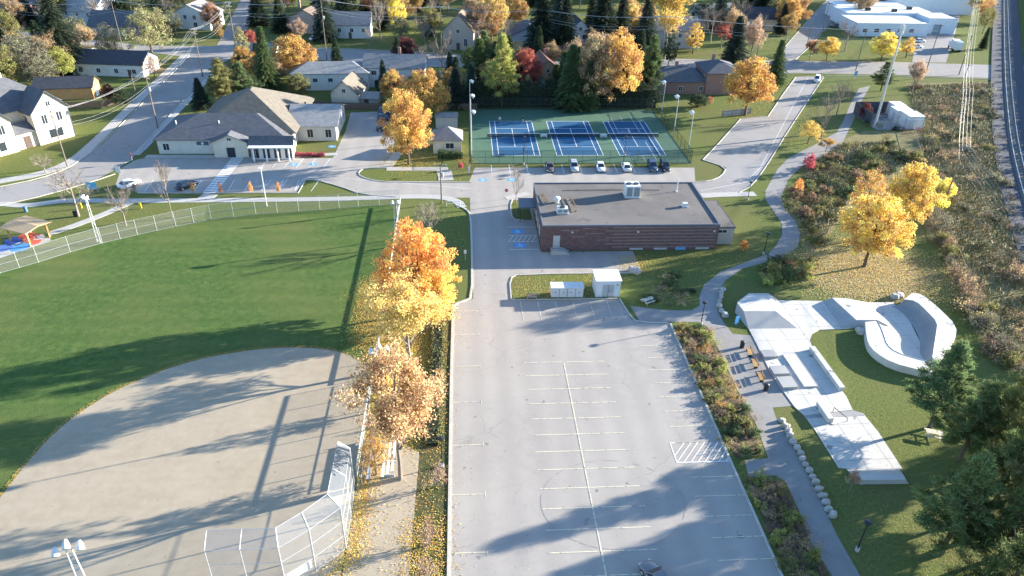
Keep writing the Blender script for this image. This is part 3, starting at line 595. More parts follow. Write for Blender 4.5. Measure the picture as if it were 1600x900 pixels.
# --- houses along the streets
def at(px, py): q = G(px, py); return (q.x, q.y)
def H_(label, px, yaw, W, D, h, rh, wall, roof, **k):
    q = G(*px); a = R(yaw); dx, dy = rot2(0, D/2, a)              # px marks the middle of the front wall's foot
    return house(label, k.pop('cat', 'house'), (q.x+dx, q.y+dy), yaw, W, D, h, rh, wall, roof, **k)
H_('white bungalow with near black gable roof and rear deck by the side street', (170,119), -6, 21, 10, 3.6, 2.6, SIDING['white'], SHING['dark'], wins=fwin(4,21), doors=[('F',6.5,1.0,2.1,DDOOR)], name='bungalow')
H_('honey timber shed with black roof behind the stone house', (103,156), 8, 14, 7, 3.2, 1.9, banded('shed_boards',(.46,.28,.13),(.38,.22,.1),.2,.8,'X'), SHING['dark'], doors=[('R',0,2.4,2.4,WDOOR)], cat='shed', name='garden_shed')
H_('low house with blue grey gable roof left of the tall willow', (180,57), -4, 17, 11, 3.4, 4.0, SIDING['grey'], SHING['slate'], wins=fwin(3,17), name='bungalow', doors=[('F',5,1.0,2.1,DDOOR)])
H_('pale house half hidden behind the tallest spruce', (125,40), -20, 14, 11, 5.2, 3.5, SIDING['blue'], SHING['light'], wins=fwin(3,14)+fwin(3,14,3.4))
H_('long low roofed house left of the tallest spruce', (72,33), 0, 16, 10, 3.6, 3.2, SIDING['blue'], SHING['slate'], wins=fwin(3,16))
H_('grey roofed house at the top left corner of the view', (2,40), 0, 18, 11, 4, 3, BRICKR, SHING['slate'], wins=fwin(3,18))
H_('small white gabled house north of the street junction', (299,46), -10, 15, 11, 5.0, 3.4, SIDING['white'], SHING['grey'], wins=[('F',-1.5,3.6,1.1,1.3),('F',2,3.6,1.1,1.3),('F',2,1.0,1.3,1.5),('F',-4,1.0,1.2,1.4)], along='y')
H_('pinkish brown house with brown roof beside the leaning utility pole', (478,52), -14, 14, 12, 4.6, 3.4, SIDING['pink'], SHING['brown'], wins=fwin(2,14), chimney=(-5.5,3,5.2), along='y')
H_('white house with grey roof and raised basement facing the far street', (541,60), 0, 17, 11, 4.6, 3.3, SIDING['white'], SHING['grey'], wins=fwin(4,17,2.2), doors=[('F',1.5,1.0,2.1,DDOOR)], vents=1)
H_('brick chapel style house with steep brown gable and arched windows', (716,78), -12, 10.5, 14, 6.2, 5.4, mat('buff_brick',(.46,.37,.30),(.38,.30,.25),2), SHING['brown'], wins=[('F',-2.6,1.4,1.1,2.4),('F',2.6,1.4,1.1,2.4),('F',0,5.6,1.1,1.1)], doors=[('F',0,1.2,2.3,DDOOR)], along='y', name='chapel_house')
H_('white bungalow with pale hipped roof behind the clinic', (518,141), 4, 21, 9, 4.6, 2.2, SIDING['white'], SHING['light'], kind='hip', wins=fwin(5,21,2.4,1.2,1.0), doors=[('F',9,1.0,2.1,DDOOR)], name='bungalow', vents=2)
H_('cream garage with steep grey gable roof beside the white bungalow', (539,164), -10, 7.2, 9, 3.2, 3.2, SIDING['cream'], SHING['taupe'], wins=[('F',0,3.3,.9,1.0)], along='y', cat='garage', name='garage')
H_('small grey roofed shed by the back fence', (573,163), -6, 6, 4.5, 1.7, 1.0, SIDING['grey'], SHING['light'], cat='shed', name='garden_shed', doors=[('F',0,1.2,1.6,DDOOR)])
H_('white two level house with grey roof and back stairs', (617,137), -2, 17, 11, 5.6, 2.4, SIDING['white'], SHING['grey'], wins=fwin(3,17,3.6,1.3,1.2)+fwin(2,17,.8,1.8,1.4), doors=[('F',-5,1.3,2.1,GLASS)], chimney=(1,2,4), vents=1)
H_('tan house with steep red brown roof behind the scarlet tree', (855,139), 8, 9, 11, 4.8, 3.4, SIDING['tan'], SHING['red'], wins=[('F',1.5,1.2,1,1.2),('F',0,4.8,.8,.9)], along='y', chimney=(1,3,4.6))
H_('small white shed with dark steep roof behind the cedar hedge', (847,152), 14, 7, 7, 2.6, 2.8, SIDING['white'], SHING['brown'], along='y', cat='shed', name='garden_shed', wins=[('F',0,1.0,.9,.9)])
H_('brick bungalow with wide dark hipped roof behind the courts', (1062,147), 0, 18, 12, 3.4, 3.0, BRICKR, SHING['slate'], kind='hip', wins=fwin(3,18), chimney=(0,1,4.2), name='bungalow')
H_('two storey red brick house beside the big orange tree', (1127,148), 0, 10, 12, 6.0, 2.2, BRICKR, SHING['slate'], kind='hip', wins=[('F',2.5,3.6,1.2,1.4),('F',2.5,1.0,1.2,1.4),('L',-3,3.6,1.1,1.3),('L',2,1.0,1.1,1.3)], chimney=(-1,3,3.4))
H_('narrow white gabled house among the dark spruces', (905,77), 6, 7.5, 10, 6.4, 3.2, SIDING['white'], SHING['dark'], along='y', wins=[('F',0,6.2,.9,1.2),('F',-1.4,3.4,1,1.4),('F',1.4,3.4,1,1.4),('F',0,.9,1.6,1.4)])
H_('white porch house in shade left of the dark spruces', (828,77), 4, 15, 10, 4.2, 3.4, SIDING['blue'], SHING['slate'], wins=fwin(4,15), along='y')
H_('pale grey house behind the ivy covered trunk', (1050,76), 0, 18, 12, 6.2, 3.4, SIDING['blue'], SHING['grey'], wins=fwin(4,18)+fwin(4,18,3.8))
H_('small blue walled house between two spruces behind the far street', (992,62), 0, 12, 10, 5, 3.2, SIDING['blue'], SHING['slate'], wins=fwin(3,12)+fwin(3,12,3.2))
H_('grey house at the top edge above the far street lawn', (1120,42), 10, 15, 10, 4.5, 3.2, SIDING['grey'], SHING['light'], wins=fwin(3,15))
H_('dark roofed house behind the bare trees left of the north road', (1190,48), -6, 14, 10, 4.5, 3.2, SIDING['sand'], SHING['dark'], wins=fwin(3,14))
H_('white sided house under the columnar spruce by the far street', (400,103), -4, 12, 9, 3.2, 2.6, SIDING['white'], SHING['grey'], wins=fwin(3,12))
H_('small pavilion shed with grey hipped roof left of the courts', (699,240), 0, 6.4, 6.2, 3.1, 2.2, SIDING['cream'], SHING['grey'], kind='hip', wins=[('F',.6,1.3,1.8,1.2)], doors=[('F',-1.8,1,2.1,GDOOR)], cat='shed', name='clubhouse_shed')
H_('low flat grey storage block behind the pavilion shed', (698,200), 0, 5.4, 4, 2.6, .35, SIDING['grey'], SHING['grey'], kind='hip', cat='shed', name='storage_block', ov=.2)

# --- industrial buildings
o = thing('workshop_building', 'white flat roofed workshop with stepped roof by the railway', 'building', (*at(1392,57),0), R(0))
CORR = banded('corrugated_white', (.66,.70,.74), (.60,.64,.68), 0.3, 0.5, 'X'); WROOF = mat('white_membrane', (.78,.77,.74), (.66,.65,.63), .5, .7, big=((.6,.59,.57), .1, .6))
for x0,x1,y0,y1,h in ((-14,14,0,16,4.6),(-11,26,16.2,30,5.2),(-8,22,30.2,42,5.0),(17,28,5.0,16,5.6)):
    boxm(x0,x1,y0,y1,0,h).build('wall', CORR, o); boxm(x0+.25,x1-.25,y0+.25,y1-.25,h,h+.06).build('roof', WROOF, o)
    for a in ((x0-.05,x1+.05,y0-.05,y0+.24),(x0-.05,x1+.05,y1-.24,y1+.05)): boxm(*a,h+.005,h+.3).build('parapet', WHITE, o)
for i in range(5): 
    f = boxm(-12+i*4.6,-9.8+i*4.6,-.08,-.005,1.4,3.0).build('window', TRIM, o); boxm(-11.8+i*4.6,-10+i*4.6,-.11,-.085,1.6,2.8).build('pane', GLASS, f)
boxm(19,22.2,4.9,4.99,0,3.6).build('loading_door', flat('loading_grey',(.25,.3,.34)), o)
for x, y, z in ((0,22,5.26),(8,36,5.06),(19,25,5.26),(10,20,5.26)): boxm(x-.9,x+.9,y-.7,y+.7,z,z+1.1).build('roof_unit', DARKM, o)
house('long warehouse with pale blue ribbed metal roof at the top right', 'warehouse', (G(1450,22).x, G(1450,22).y+12), 0, 38, 26, 6.5, 3.2, CORR, banded('blue_metal_roof',(.55,.68,.78),(.48,.6,.7),.6,.45,'X'), name='warehouse', ov=.3)
# utility compound: fence panels, grey shelters
c = at(1402,202); o = thing('utility_compound', 'fenced utility compound with white equipment shelters beside the tall mast', 'compound', (*c,0)); o.scale = (.8,.9,1.1)
boxm(-7.5,8.5,-.6,15,0,.05).build('pad', mat('compound_gravel',(.23,.215,.215),(.17,.16,.16),2), o)
BOARD = flat('dark_panel', (.055,.065,.085), .5)
for i in range(7): boxm(-7.2+i*1.65,-5.62+i*1.65,14.4,14.5,.05,2.9).build('fence_panel', BOARD, o)
for i in range(5): boxm(-7.3,-7.2,3.4+i*2.2,5.5+i*2.2,.05,2.9).build('fence_panel', BOARD, o)
for i, (x0,x1,y0,y1,h) in enumerate(((4.2,8.0,10.3,14.2,2.9),(2.2,7.6,5.6,9.6,2.9),(3.2,8.2,.2,5.0,2.9))):
    s = boxm(x0,x1,y0,y1,.05,h).build('equipment_shelter', WHITE, o); boxm(x0-.1,x1+.1,y0-.1,y1+.1,h+.002,h+.16).build('roof', WROOF, s); boxm(x0-.05,x0-.005,y0+.8,y0+1.8,.1,2.2).build('door', GALV, s)
MB().tube([(-1.5,5.6,.9),(1.6,5.6,.9),(1.6,8.6,.9),(-1.5,8.6,.9),(-1.5,5.6,.9)], .05, 5).build('guard_rail', GALV, o)
for x, y in ((-1.5,5.6),(1.6,5.6),(1.6,8.6),(-1.5,8.6)): MB().tube([(x,y,.05),(x,y,.9)], .05, 5).build('guard_post', GALV, o)
for i in range(7): MB().tube([(-7.4+i*2.6,-.5,0),(-7.4+i*2.6,-.5,2.4)], .05, 5).build('fence_post', GALV, o)
boxm(-7.4,8.3,-.51,-.49,.05,2.35).build('wire_mesh', CHAIN, o)

# ================================================================== VEGETATION
def rv(rg):
    while True:
        v = Vector((rg.uniform(-1,1), rg.uniform(-1,1), rg.uniform(-1,1)))
        if 0.05 < v.length < 1: return v.normalized()
def leaf(mb, c, n, s, val, rg, asp=0.62):
    a = n.orthogonal().normalized(); t = rg.uniform(0, 6.28); b = n.cross(a)
    u = (a*math.cos(t)+b*math.sin(t)); v = n.cross(u)*asp
    mb.add([c-u*s, c-v*s, c+u*s, c+v*s], [(0,1,2,3)], val)
def branch(mb, p0, d, ln, r, depth, rg, tips, spread=0.75, up=0.25, kids=4, n=5, shrink=0.62):
    """one limb with wobble, then its children"""
    pts = [p0]; q = p0.copy(); dd = d.normalized(); seg = 3
    for i in range(seg):
        dd = (dd + rv(rg)*0.16 + Vector((0,0,up*0.16))).normalized(); q = q+dd*ln/seg; pts.append(q.copy())
    mb.tube(pts, [r, r*.85, r*.68, r*.45], n, cap=False); tips.append((q.copy(), dd.copy()))
    if depth <= 0: return
    for k in range(kids):
        t = rg.uniform(0.35, 1.0); i = min(int(t*seg), seg-1); b = pts[i].lerp(pts[i+1], t*seg-i)
        nd = (dd + rv(rg)*spread + Vector((0,0,up))).normalized()
        branch(mb, b, nd, ln*rg.uniform(.5,.8)*shrink/.62, r*.5, depth-1, rg, tips, spread, up, kids, max(3, n-1), shrink)
def norm(mb, Rr, Hh): mb.v = [(p[0]/Rr, p[1]/Rr, p[2]/Hh) for p in mb.v]; return mb
PROTO = {}
def proto_round(seed, H=10.0, Rr=4.5, clumps=210, per=84, ls=0.135, low=0.08, hollow=0.36, squash=1.0, mats=LEAF, ragged=.16):
    rg = random.Random(seed); tr = MB(); tips = []
    tr.tube([(0,0,-.1),(.05,.03,H*.12),(.1,-.04,H*.30),(.12,.05,H*.5),(.05,0,H*.75)], [.26,.20,.17,.11,.04], 7)
    for i in range(9):
        a = i*2.4+rg.uniform(-.3,.3); z = H*rg.uniform(.2,.5); branch(tr, Vector((.08,0,z)), Vector((math.cos(a),math.sin(a),rg.uniform(.5,1.1))), Rr*.75, .085, 1, rg, tips, n=4)
    cr = MB(); cz = H*(1+low)/2; az = H*(1-low)/2
    lobes = [(rv(rg), rg.uniform(-ragged,ragged*1.1)) for _ in range(9)]
    for _ in range(clumps):
        d = rv(rg); d.z = d.z if d.z > -.75 else d.z*.6; rr = hollow+(1-hollow)*rg.random()**.55
        k = 1+sum(l*max(0, d.dot(v))**3 for v, l in lobes)
        taper = 1-.22*max(0, d.z) if squash == 1 else squash
        c = Vector((d.x*Rr*rr*k*taper*.97, d.y*Rr*rr*k*taper*.97, cz+d.z*az*rr*k*.94)); cs = rg.uniform(.5,1.0)*Rr/4.5; cv = rg.uniform(.15,.85)
        for _ in range(per):
            o = rv(rg)*(rg.random()**.45)*cs; o.z *= .75; nn = (o.normalized()*.7+rv(rg)*.8+Vector((0,0,.35))).normalized()
            leaf(cr, c+o, nn, ls*rg.uniform(.6,1.25), min(1,max(0,cv+rg.uniform(-.3,.3))), rg)
    return norm(tr,Rr,H).mesh('trunk', BARK), norm(cr,Rr,H).mesh('crown', mats)
def proto_bare(seed, H=9.0, Rr=4.0, leaves=0, depth=4, kids=4, ls=.16, r0=.2):
    rg = random.Random(seed); tr = MB(); cr = MB(); tips = []
    tr.tube([(0,0,-.1),(.03,.02,H*.14),(.05,-.04,H*.28),(.08,0,H*.5),(0,.1,H*.78)], [r0,r0*.8,r0*.68,r0*.42,r0*.14], 6)
    for i in range(11):
        a = i*2.4+rg.uniform(-.4,.4); z = H*rg.uniform(.18,.62); k = 1-.55*max(0,(z/H-.25))
        branch(cr, Vector((.05,0,z)), Vector((math.cos(a),math.sin(a),rg.uniform(.55,1.2))), Rr*.62*k, .075, depth-1, rg, tips, .75, .28, kids, 4)
    cr.a = [0.5]*len(cr.f); base = len(cr.f); me_t = norm(tr,Rr,H).mesh('trunk', TWIG)
    cm = norm(cr,Rr,H).mesh('crown', TWIG)
    lv = None
    if leaves:
        lm = MB(); T = [p for p, d in tips]
        for _ in range(leaves):
            p = rg.choice(T)+rv(rg)*rg.uniform(.05,.5); leaf(lm, p, rv(rg), ls*rg.uniform(.6,1.2), rg.random(), rg)
        lv = norm(lm,Rr,H).mesh('leaves', LEAF)
    return me_t, cm, lv
def proto_spruce(seed, H=13.0, Rr=3.2, droop=.25, gap=0.0):
    rg = random.Random(seed); tr = MB().tube([(0,0,-.1),(0,0,H*.5),(0,0,H*.97)], [.24,.14,.03], 6); cr = MB(); z = H*.06
    while z < H*.985:
        f = 1-(z/H); L_ = Rr*(f**.85)*rg.uniform(.85,1.1)+.12; nb = max(5, int(11*f+5)); ph = rg.uniform(0,6.28)
        for i in range(nb):
            a = ph+6.283*i/nb+rg.uniform(-.25,.25); l = L_*rg.uniform(.72,1.12); d = Vector((math.cos(a),math.sin(a),0)); sd = Vector((-d.y,d.x,0)); cv = rg.uniform(.15,.85)
            if rg.random() < gap: continue
            m = max(3, int(l/.34))
            for j in range(m):
                t = (j+.6)/m; w = .42*(1-.55*t)+.12; c = d*(l*t)+Vector((0,0,z-droop*l*t*t+.10*l*t))
                for s in (-1,1):
                    e = c+sd*s*w+d*.26+Vector((0,0,-.10-rg.uniform(0,.10))); q = d*.20
                    cr.add([c-q*.6, c+q, e+q*.7+Vector((0,0,rg.uniform(-.06,.06))), e-q*.5], [(0,1,2,3)], min(1,max(0,cv+rg.uniform(-.25,.25))))
            cr.add([d*l*1.06+Vector((0,0,z-droop*l+.1*l)), d*l*.8+sd*.12+Vector((0,0,z-.6*droop*l+.08*l)), d*l*.8-sd*.12+Vector((0,0,z-.6*droop*l+.08*l))], [(0,1,2)], cv)
        z += rg.uniform(.24,.36)*(0.7+.5*f)
    return norm(tr,Rr,H).mesh('trunk', BARK), norm(cr,Rr,H).mesh('crown', NEEDLE)
def proto_pine(seed, H=13.0, Rr=4.6, tufts=26):
    rg = random.Random(seed); tr = MB(); tips = []
    tr.tube([(0,0,-.1),(.1,.05,H*.3),(0,.1,H*.6),(.1,0,H*.93)], [.28,.22,.15,.04], 7); cr = MB(); z = H*.2
    while z < H*.97:
        f = min(1, (1-z/H)*1.4+.05)*(.8+.2*min(1,(z/H)/.3)); nb = rg.randint(4,6); ph = rg.uniform(0,6.28)
        for i in range(nb):
            a = ph+6.283*i/nb+rg.uniform(-.4,.4); l = Rr*f*rg.uniform(.6,1.08); d = Vector((math.cos(a),math.sin(a),rg.uniform(.05,.35))).normalized(); p0 = Vector((.05,.05,z))
            pts = [p0, p0+d*l*.5, p0+d*l+Vector((0,0,.1*l))]; tr.tube(pts, [.07,.05,.02], 4, cap=False)
            for k in range(max(4, int(l*3.4))):
                t = rg.uniform(.35,1.05); c0 = p0+d*l*t+Vector((rg.gauss(0,.22),rg.gauss(0,.22),rg.gauss(.08,.10)+.1*l*t)); cv = rg.uniform(.1,.9)
                for _ in range(tufts):
                    c = c0+Vector((rg.gauss(0,.22),rg.gauss(0,.22),rg.gauss(.02,.12))); dr = (rv(rg)+Vector((0,0,.5))+d*.4).normalized(); sd = dr.orthogonal().normalized()*.042; ln = rg.uniform(.28,.52)
                    cr.add([c-sd, c+sd, c+dr*ln+sd*.6, c+dr*ln-sd*.6], [(0,1,2,3)], min(1,max(0,cv+rg.uniform(-.25,.25))))
        z += rg.uniform(.5,.8)
    return norm(tr,Rr,H).mesh('trunk', BARK), norm(cr,Rr,H).mesh('crown', NEEDLE)
def proto_shrub(seed, n=950, ls=.085, fine=False):
    rg = random.Random(seed); st = MB(); tips = []
    for i in range(7):
        a = i*.9+rg.uniform(-.3,.3); branch(st, Vector((0,0,0)), Vector((math.cos(a)*.6,math.sin(a)*.6,1)), .75, .025, 1, rg, tips, n=3, kids=3)
    cr = MB(); cl = [(Vector((rg.gauss(0,.42),rg.gauss(0,.42),rg.uniform(.2,.85))), rg.uniform(.1,.9)) for _ in range(22)]
    for _ in range(n):
        c, cv = rg.choice(cl); o = rv(rg)*rg.random()**.5*.30; leaf(cr, c+o, (rv(rg)+Vector((0,0,.5))).normalized(), ls*rg.uniform(.5,1.3), min(1,max(0,cv+rg.uniform(-.3,.3))), rg, .3 if fine else .6)
    return st.mesh('stems', TWIG), cr.mesh('foliage', LEAF)
for i in range(3): PROTO['round', i] = proto_round(11+i)
for i in range(2): PROTO['thin', i] = proto_round(31+i, clumps=170, per=42, hollow=.3, ls=.125, ragged=.3)
for i in range(2): PROTO['oval', i] = proto_round(41+i, H=11, Rr=3.2, clumps=150, per=70, ls=.12, low=.05)
for i in range(3): PROTO['bare', i] = proto_bare(51+i)
for i in range(2): PROTO['sparse', i] = proto_bare(61+i, leaves=16000, ls=.092)
for i in range(2): PROTO['spruce', i] = proto_spruce(71+i)
PROTO['bigspruce', 0] = proto_spruce(75, H=20, Rr=6, droop=.42, gap=.12)
for i in range(3): PROTO['pine', i] = proto_pine(81+i)
for i in range(3): PROTO['shrub', i] = proto_shrub(91+i)
for i in range(2): PROTO['twiggy', i] = proto_shrub(95+i, 520, .07, True)
_n = {}
def pick(kind):
    ks = sorted(k for k in PROTO if k[0] == kind); _n[kind] = _n.get(kind, -1)+1; return PROTO[ks[_n[kind] % len(ks)]]
COLR = dict(orange=(.72,.35,.03), gold=(.50,.29,.04), yellow=(.66,.45,.05), lemon=(.72,.58,.05), rust=(.42,.17,.05), red=(.36,.07,.035), crimson=(.50,.04,.07), maroon=(.16,.035,.03), tan=(.42,.29,.14), brown=(.24,.15,.08), olive=(.20,.19,.05),
            ygreen=(.30,.31,.055), green=(.095,.145,.045), dgreen=(.045,.075,.032), bluegreen=(.055,.085,.062), pale=(.31,.29,.12), greygreen=(.20,.19,.12), pink=(.44,.29,.18), spruce=(.040,.062,.036))
def plant(name, kind, label, cat, base, Hh, Rr, colr, group=None, lean=0):
    p = Vector((base[0], base[1], 0)); o = thing(name, label, cat, p, rnd.uniform(0,6.28), group); o.scale = (Rr, Rr, Hh)
    pr = pick(kind); a = link(pr[0].name, pr[0], o); b = link(pr[1].name, pr[1], o)
    cc = COLR[colr] if isinstance(colr, str) else colr; k = rnd.uniform(1.0,1.25); b.color = (cc[0]*k, cc[1]*k, cc[2]*k, 1)
    if len(pr) > 2 and pr[2] is not None: l = link('leaves', pr[2], o); l.color = b.color
    return o
def T(kind, colr, base, top, wpx, label, name=None, group=None):
    b = G(*base); Hh = max(1.2, height_at(b, top)); s = FPX/P((b.x,b.y,Hh*.6))[2]; Rr = wpx/2/s
    nm = name or {'spruce':'spruce_tree','bigspruce':'spruce_tree','pine':'pine_tree','bare':'bare_tree'}.get(kind, 'deciduous_tree')
    return plant(nm, kind, label, 'tree', b, Hh, Rr, colr, group)
# -- beside the ball field and the lot
T('round','orange',(655,490),350,122,'big round orange maple beside the playing field, fullest of its row','maple_tree')
T('sparse',(.70,.52,.12),(640,572),446,160,'half bare yellow maple behind the field light tower','maple_tree')
T('sparse',(.60,.38,.16),(626,748),560,190,'nearly bare pinkish maple near the backstop bench','maple_tree')
T('thin','yellow',(604,640),586,44,'small gold maple leaning over the field fence','maple_tree')
T('thin','gold',(588,742),668,58,'lowest gold tree, hanging over the team bench','maple_tree')
T('round',(.70,.47,.06),(674,508),424,84,'dense yellow maple right behind the big orange one','maple_tree')
T('bare','tan',(672,378),316,80,'bare grey many stemmed tree behind the orange maple')
T('bare','tan',(806,319),250,30,'bare young tree in the small island by the flat roofed building')
for x, y, t, wd, lb in ((681,762,722,30,'nearest the black lamp post'),(670,852,803,34,'in the middle of the strip'),(667,908,866,34,'at the bottom of the frame')): plant('sapling','twiggy','leafless pinkish sapling in the strip by the lot, '+lb,'sapling',G(x,y),3.4,1.35,(.30,.19,.14))
for x, y, t, lb in ((690,601,573,'the upper one'),(687,648,618,'the lower one')): T('bare','tan',(x,y),t,14,'very thin pale sapling left of the lot kerb, '+lb,'sapling')
# -- left park and clinic lot
T('bare','tan',(123,338),256,98,'largest bare tree beside the pavilion by the field')
T('bare','tan',(197,353),282,60,'bare tree just outside the outfield fence, left of the zebra crossing')
T('bare','tan',(270,340),244,42,'slim bare tree by the field in front of the parked black car')
T('bare','pink',(-6,392),330,44,'bare pinkish tree at the left edge beside the splash pad')
T('bare','tan',(72,271),240,46,'low bare shrubby tree on the stone house lawn')
for x, c, lb in ((303,'gold','gold columnar sapling, first left of the zebra crossing'),(346,'rust','rust columnar sapling right of the zebra crossing'),(393,'orange','orange columnar sapling in the middle of the verge'),(436,'orange','orange columnar sapling nearest the verge end'),(212,'pink','pinkish columnar sapling behind the white car')): T('oval',c,(x,304),283,7,lb,'sapling')
T('round',(.60,.34,.04),(639,257),134,82,'tall golden maple on the lawn between clinic lot and courts','maple_tree')
T('round','gold',(664,188),110,74,'gold and green maple behind the tall golden maple','maple_tree')
T('round','crimson',(720,265),253,9,'tiny red sapling by the court corner','sapling'); T('round','orange',(1161,393),374,15,'tiny orange sapling on the lawn right of the flat roofed building','sapling')
# -- left background
T('bigspruce','spruce',(105,112),-22,92,'tallest dark spruce in the left background')
T('thin','greygreen',(56,134),52,92,'greyish half bare tree behind the stone house'); T('sparse','tan',(84,120),50,60,'brown half bare tree against the tallest spruce')
T('round','ygreen',(100,124),76,50,'yellow green tree right of the greyish tree'); T('round','olive',(10,146),62,62,'olive tree at the left edge behind the stone house')
T('thin','pale',(241,96),-4,80,'tall pale willow at the street corner','willow_tree'); T('thin','pink',(242,122),88,34,'pinkish small tree below the willow')
T('round','maroon',(172,160),130,24,'dark red small tree beside the timber shed'); T('round','dgreen',(192,165),138,26,'dark green bush tree beside the dark red one')
T('spruce','bluegreen',(316,170),120,34,'blue green spruce nearest the side street'); T('pine','olive',(352,168),88,52,'olive pine behind the clinic, the left one'); T('pine','green',(383,162),98,44,'green pine behind the clinic, the right one')
T('oval','pale',(382,104),40,26,'tan columnar tree behind the clinic pines'); T('spruce','green',(420,142),38,48,'tall green spruce left of the gold maple by the street')
T('round','gold',(464,126),50,72,'broad gold green maple by the far street','maple_tree'); T('round','red',(396,88),44,30,'dark red tree behind the columnar tree'); T('sparse','pink',(470,72),32,36,'pink half bare tree in front of the brown roofed house')
T('bare','tan',(595,66),-4,52,'large bare tree left of the bright yellow tree'); T('bare','pink',(578,80),38,26,'small bare tree by the far street kerb'); T('round','lemon',(621,48),-8,32,'bright yellow tree above the far street')
T('round','maroon',(632,97),56,44,'round maroon tree beside the far street'); T('bare','tan',(691,124),38,56,'pale bare tree in front of the chapel style house'); T('round','ygreen',(733,112),70,28,'small yellow green tree right of the chapel style house')
T('spruce','bluegreen',(712,168),104,42,'bluish spruce behind the pavilion shed'); T('spruce','bluegreen',(737,166),96,36,'bluish spruce left of the pine over the court hedge'); T('round','dgreen',(672,64),38,20,'dark green round bush beside the chapel style house')
# -- behind the courts
T('pine','ygreen',(784,168),56,66,'yellow green pine over the left end of the court hedge'); T('round','red',(823,150),72,48,'scarlet tree behind the left court'); T('spruce','green',(890,170),66,62,'dark spruce behind the middle court')
T('round','tan',(930,168),46,74,'tan crowned tree behind the middle court'); T('round','gold',(962,166),50,86,'broad golden tree behind the right court'); T('pine','green',(1012,158),50,42,'slim green pine behind the right court'); T('spruce','green',(918,172),92,40,'short spruce in front of the golden trees')
T('oval','dgreen',(1043,110),44,22,'dark ivy covered trunk beside the far street'); T('sparse','yellow',(1038,92),-34,92,'tall thin yellow tree above the ivy covered trunk'); T('oval','yellow',(1082,84),34,30,'narrow yellow tree right of the ivy covered trunk')
T('round',(.52,.29,.03),(1164,180),84,84,'very round gold tree beside the red brick house','maple_tree'); T('spruce','bluegreen',(1145,100),22,48,'grey green spruce behind the far street'); T('bare','tan',(1182,88),18,36,'whitish bare tree right of the grey green spruce'); T('spruce','green',(1209,132),60,38,'green spruce at the far street corner')
T('round','dgreen',(1090,168),146,34,'dark bushy tree at the right end of the court hedge'); T('thin','rust',(1108,165),148,14,'small rust tree behind the court corner'); T('sparse','pink',(1170,104),30,40,'pinkish half bare tree left of the whitish bare tree')
# -- top background row
BG = [('spruce','spruce',845,86,-20,64,'left of the narrow white house'),('spruce','spruce',882,86,-8,50,'hiding the narrow white house'),('spruce','spruce',940,78,-26,70,'behind the golden trees'),('spruce','spruce',968,74,-14,44,'right of the narrow white house'),
 ('round','yellow',768,62,-16,60,'above the scarlet tree'),('round','gold',806,48,-14,40,'above the shaded porch house'),('round','yellow',985,66,2,34,'behind the slim green pine'),('round','orange',1008,52,-6,28,'above the slim green pine'),('bare','tan',790,80,22,40,'above the scarlet tree'),
 ('spruce','spruce',40,38,-24,44,'at the top left'),('sparse','tan',26,44,-4,52,'at the top left corner'),('bare','pink',160,44,-14,60,'behind the blue grey roofed house'),('spruce','dgreen',66,84,30,34,'left of the tallest spruce'),('bare','tan',262,42,-10,44,'beside the white gabled house'),('round','rust',335,50,0,34,'right of the white gabled house'),('oval','gold',345,64,32,16,'near the street junction'),
 ('spruce','spruce',405,40,-20,40,'at the top left of the brown roofed house'),('spruce','dgreen',440,50,-8,36,'beside the brown roofed house'),('spruce','spruce',500,28,-26,40,'behind the brown roofed house'),('round','gold',546,30,0,22,'behind the white raised house'),('sparse','tan',520,22,-22,44,'at the top edge above the white raised house'),('spruce','dgreen',575,26,-24,34,'left of the large bare tree'),('sparse','gold',650,36,-12,34,'right of the bright yellow tree'),
 ('sparse','tan',735,40,-6,40,'right of the chapel style house'),('bare','tan',1110,66,6,48,'above the narrow yellow tree'),('sparse','red',1126,76,38,34,'in front of the grey green spruce'),('round','dgreen',1098,40,2,40,'at the top edge above the narrow yellow tree'),('spruce','spruce',1190,26,-24,52,'at the top edge left of the north road'),('sparse','gold',1228,64,22,34,'left of the north road'),('sparse','orange',1245,46,-4,40,'by the bend of the north road'),('round','olive',1215,40,-12,36,'behind the north road trees'),
 ('sparse','tan',1344,34,-8,40,'behind the workshop'),('round','gold',1332,22,-16,36,'at the top edge right of the north road'),('round','green',1368,14,-22,44,'behind the workshop roof'),('sparse','yellow',1520,30,-8,36,'between warehouse and railway'),('thin','olive',1535,52,10,28,'beside the railway far back'),('sparse','tan',700,22,-14,40,'above the chapel style house'),('spruce','spruce',660,16,-26,36,'at the top edge above the maroon tree')]
DULL = dict(yellow=(.50,.35,.08), gold=(.40,.25,.06), orange=(.46,.25,.07), rust=(.33,.16,.07))
for k, c, x, y, t, wd, where in BG: T(k, DULL.get(c, c), (x,y), t, wd, f"{ {'spruce':'dark spruce','round':c+' leafy tree','bare':c+' bare tree','sparse':c+' half bare tree','thin':c+' thin tree','oval':c+' narrow tree'}[k]} {where}")
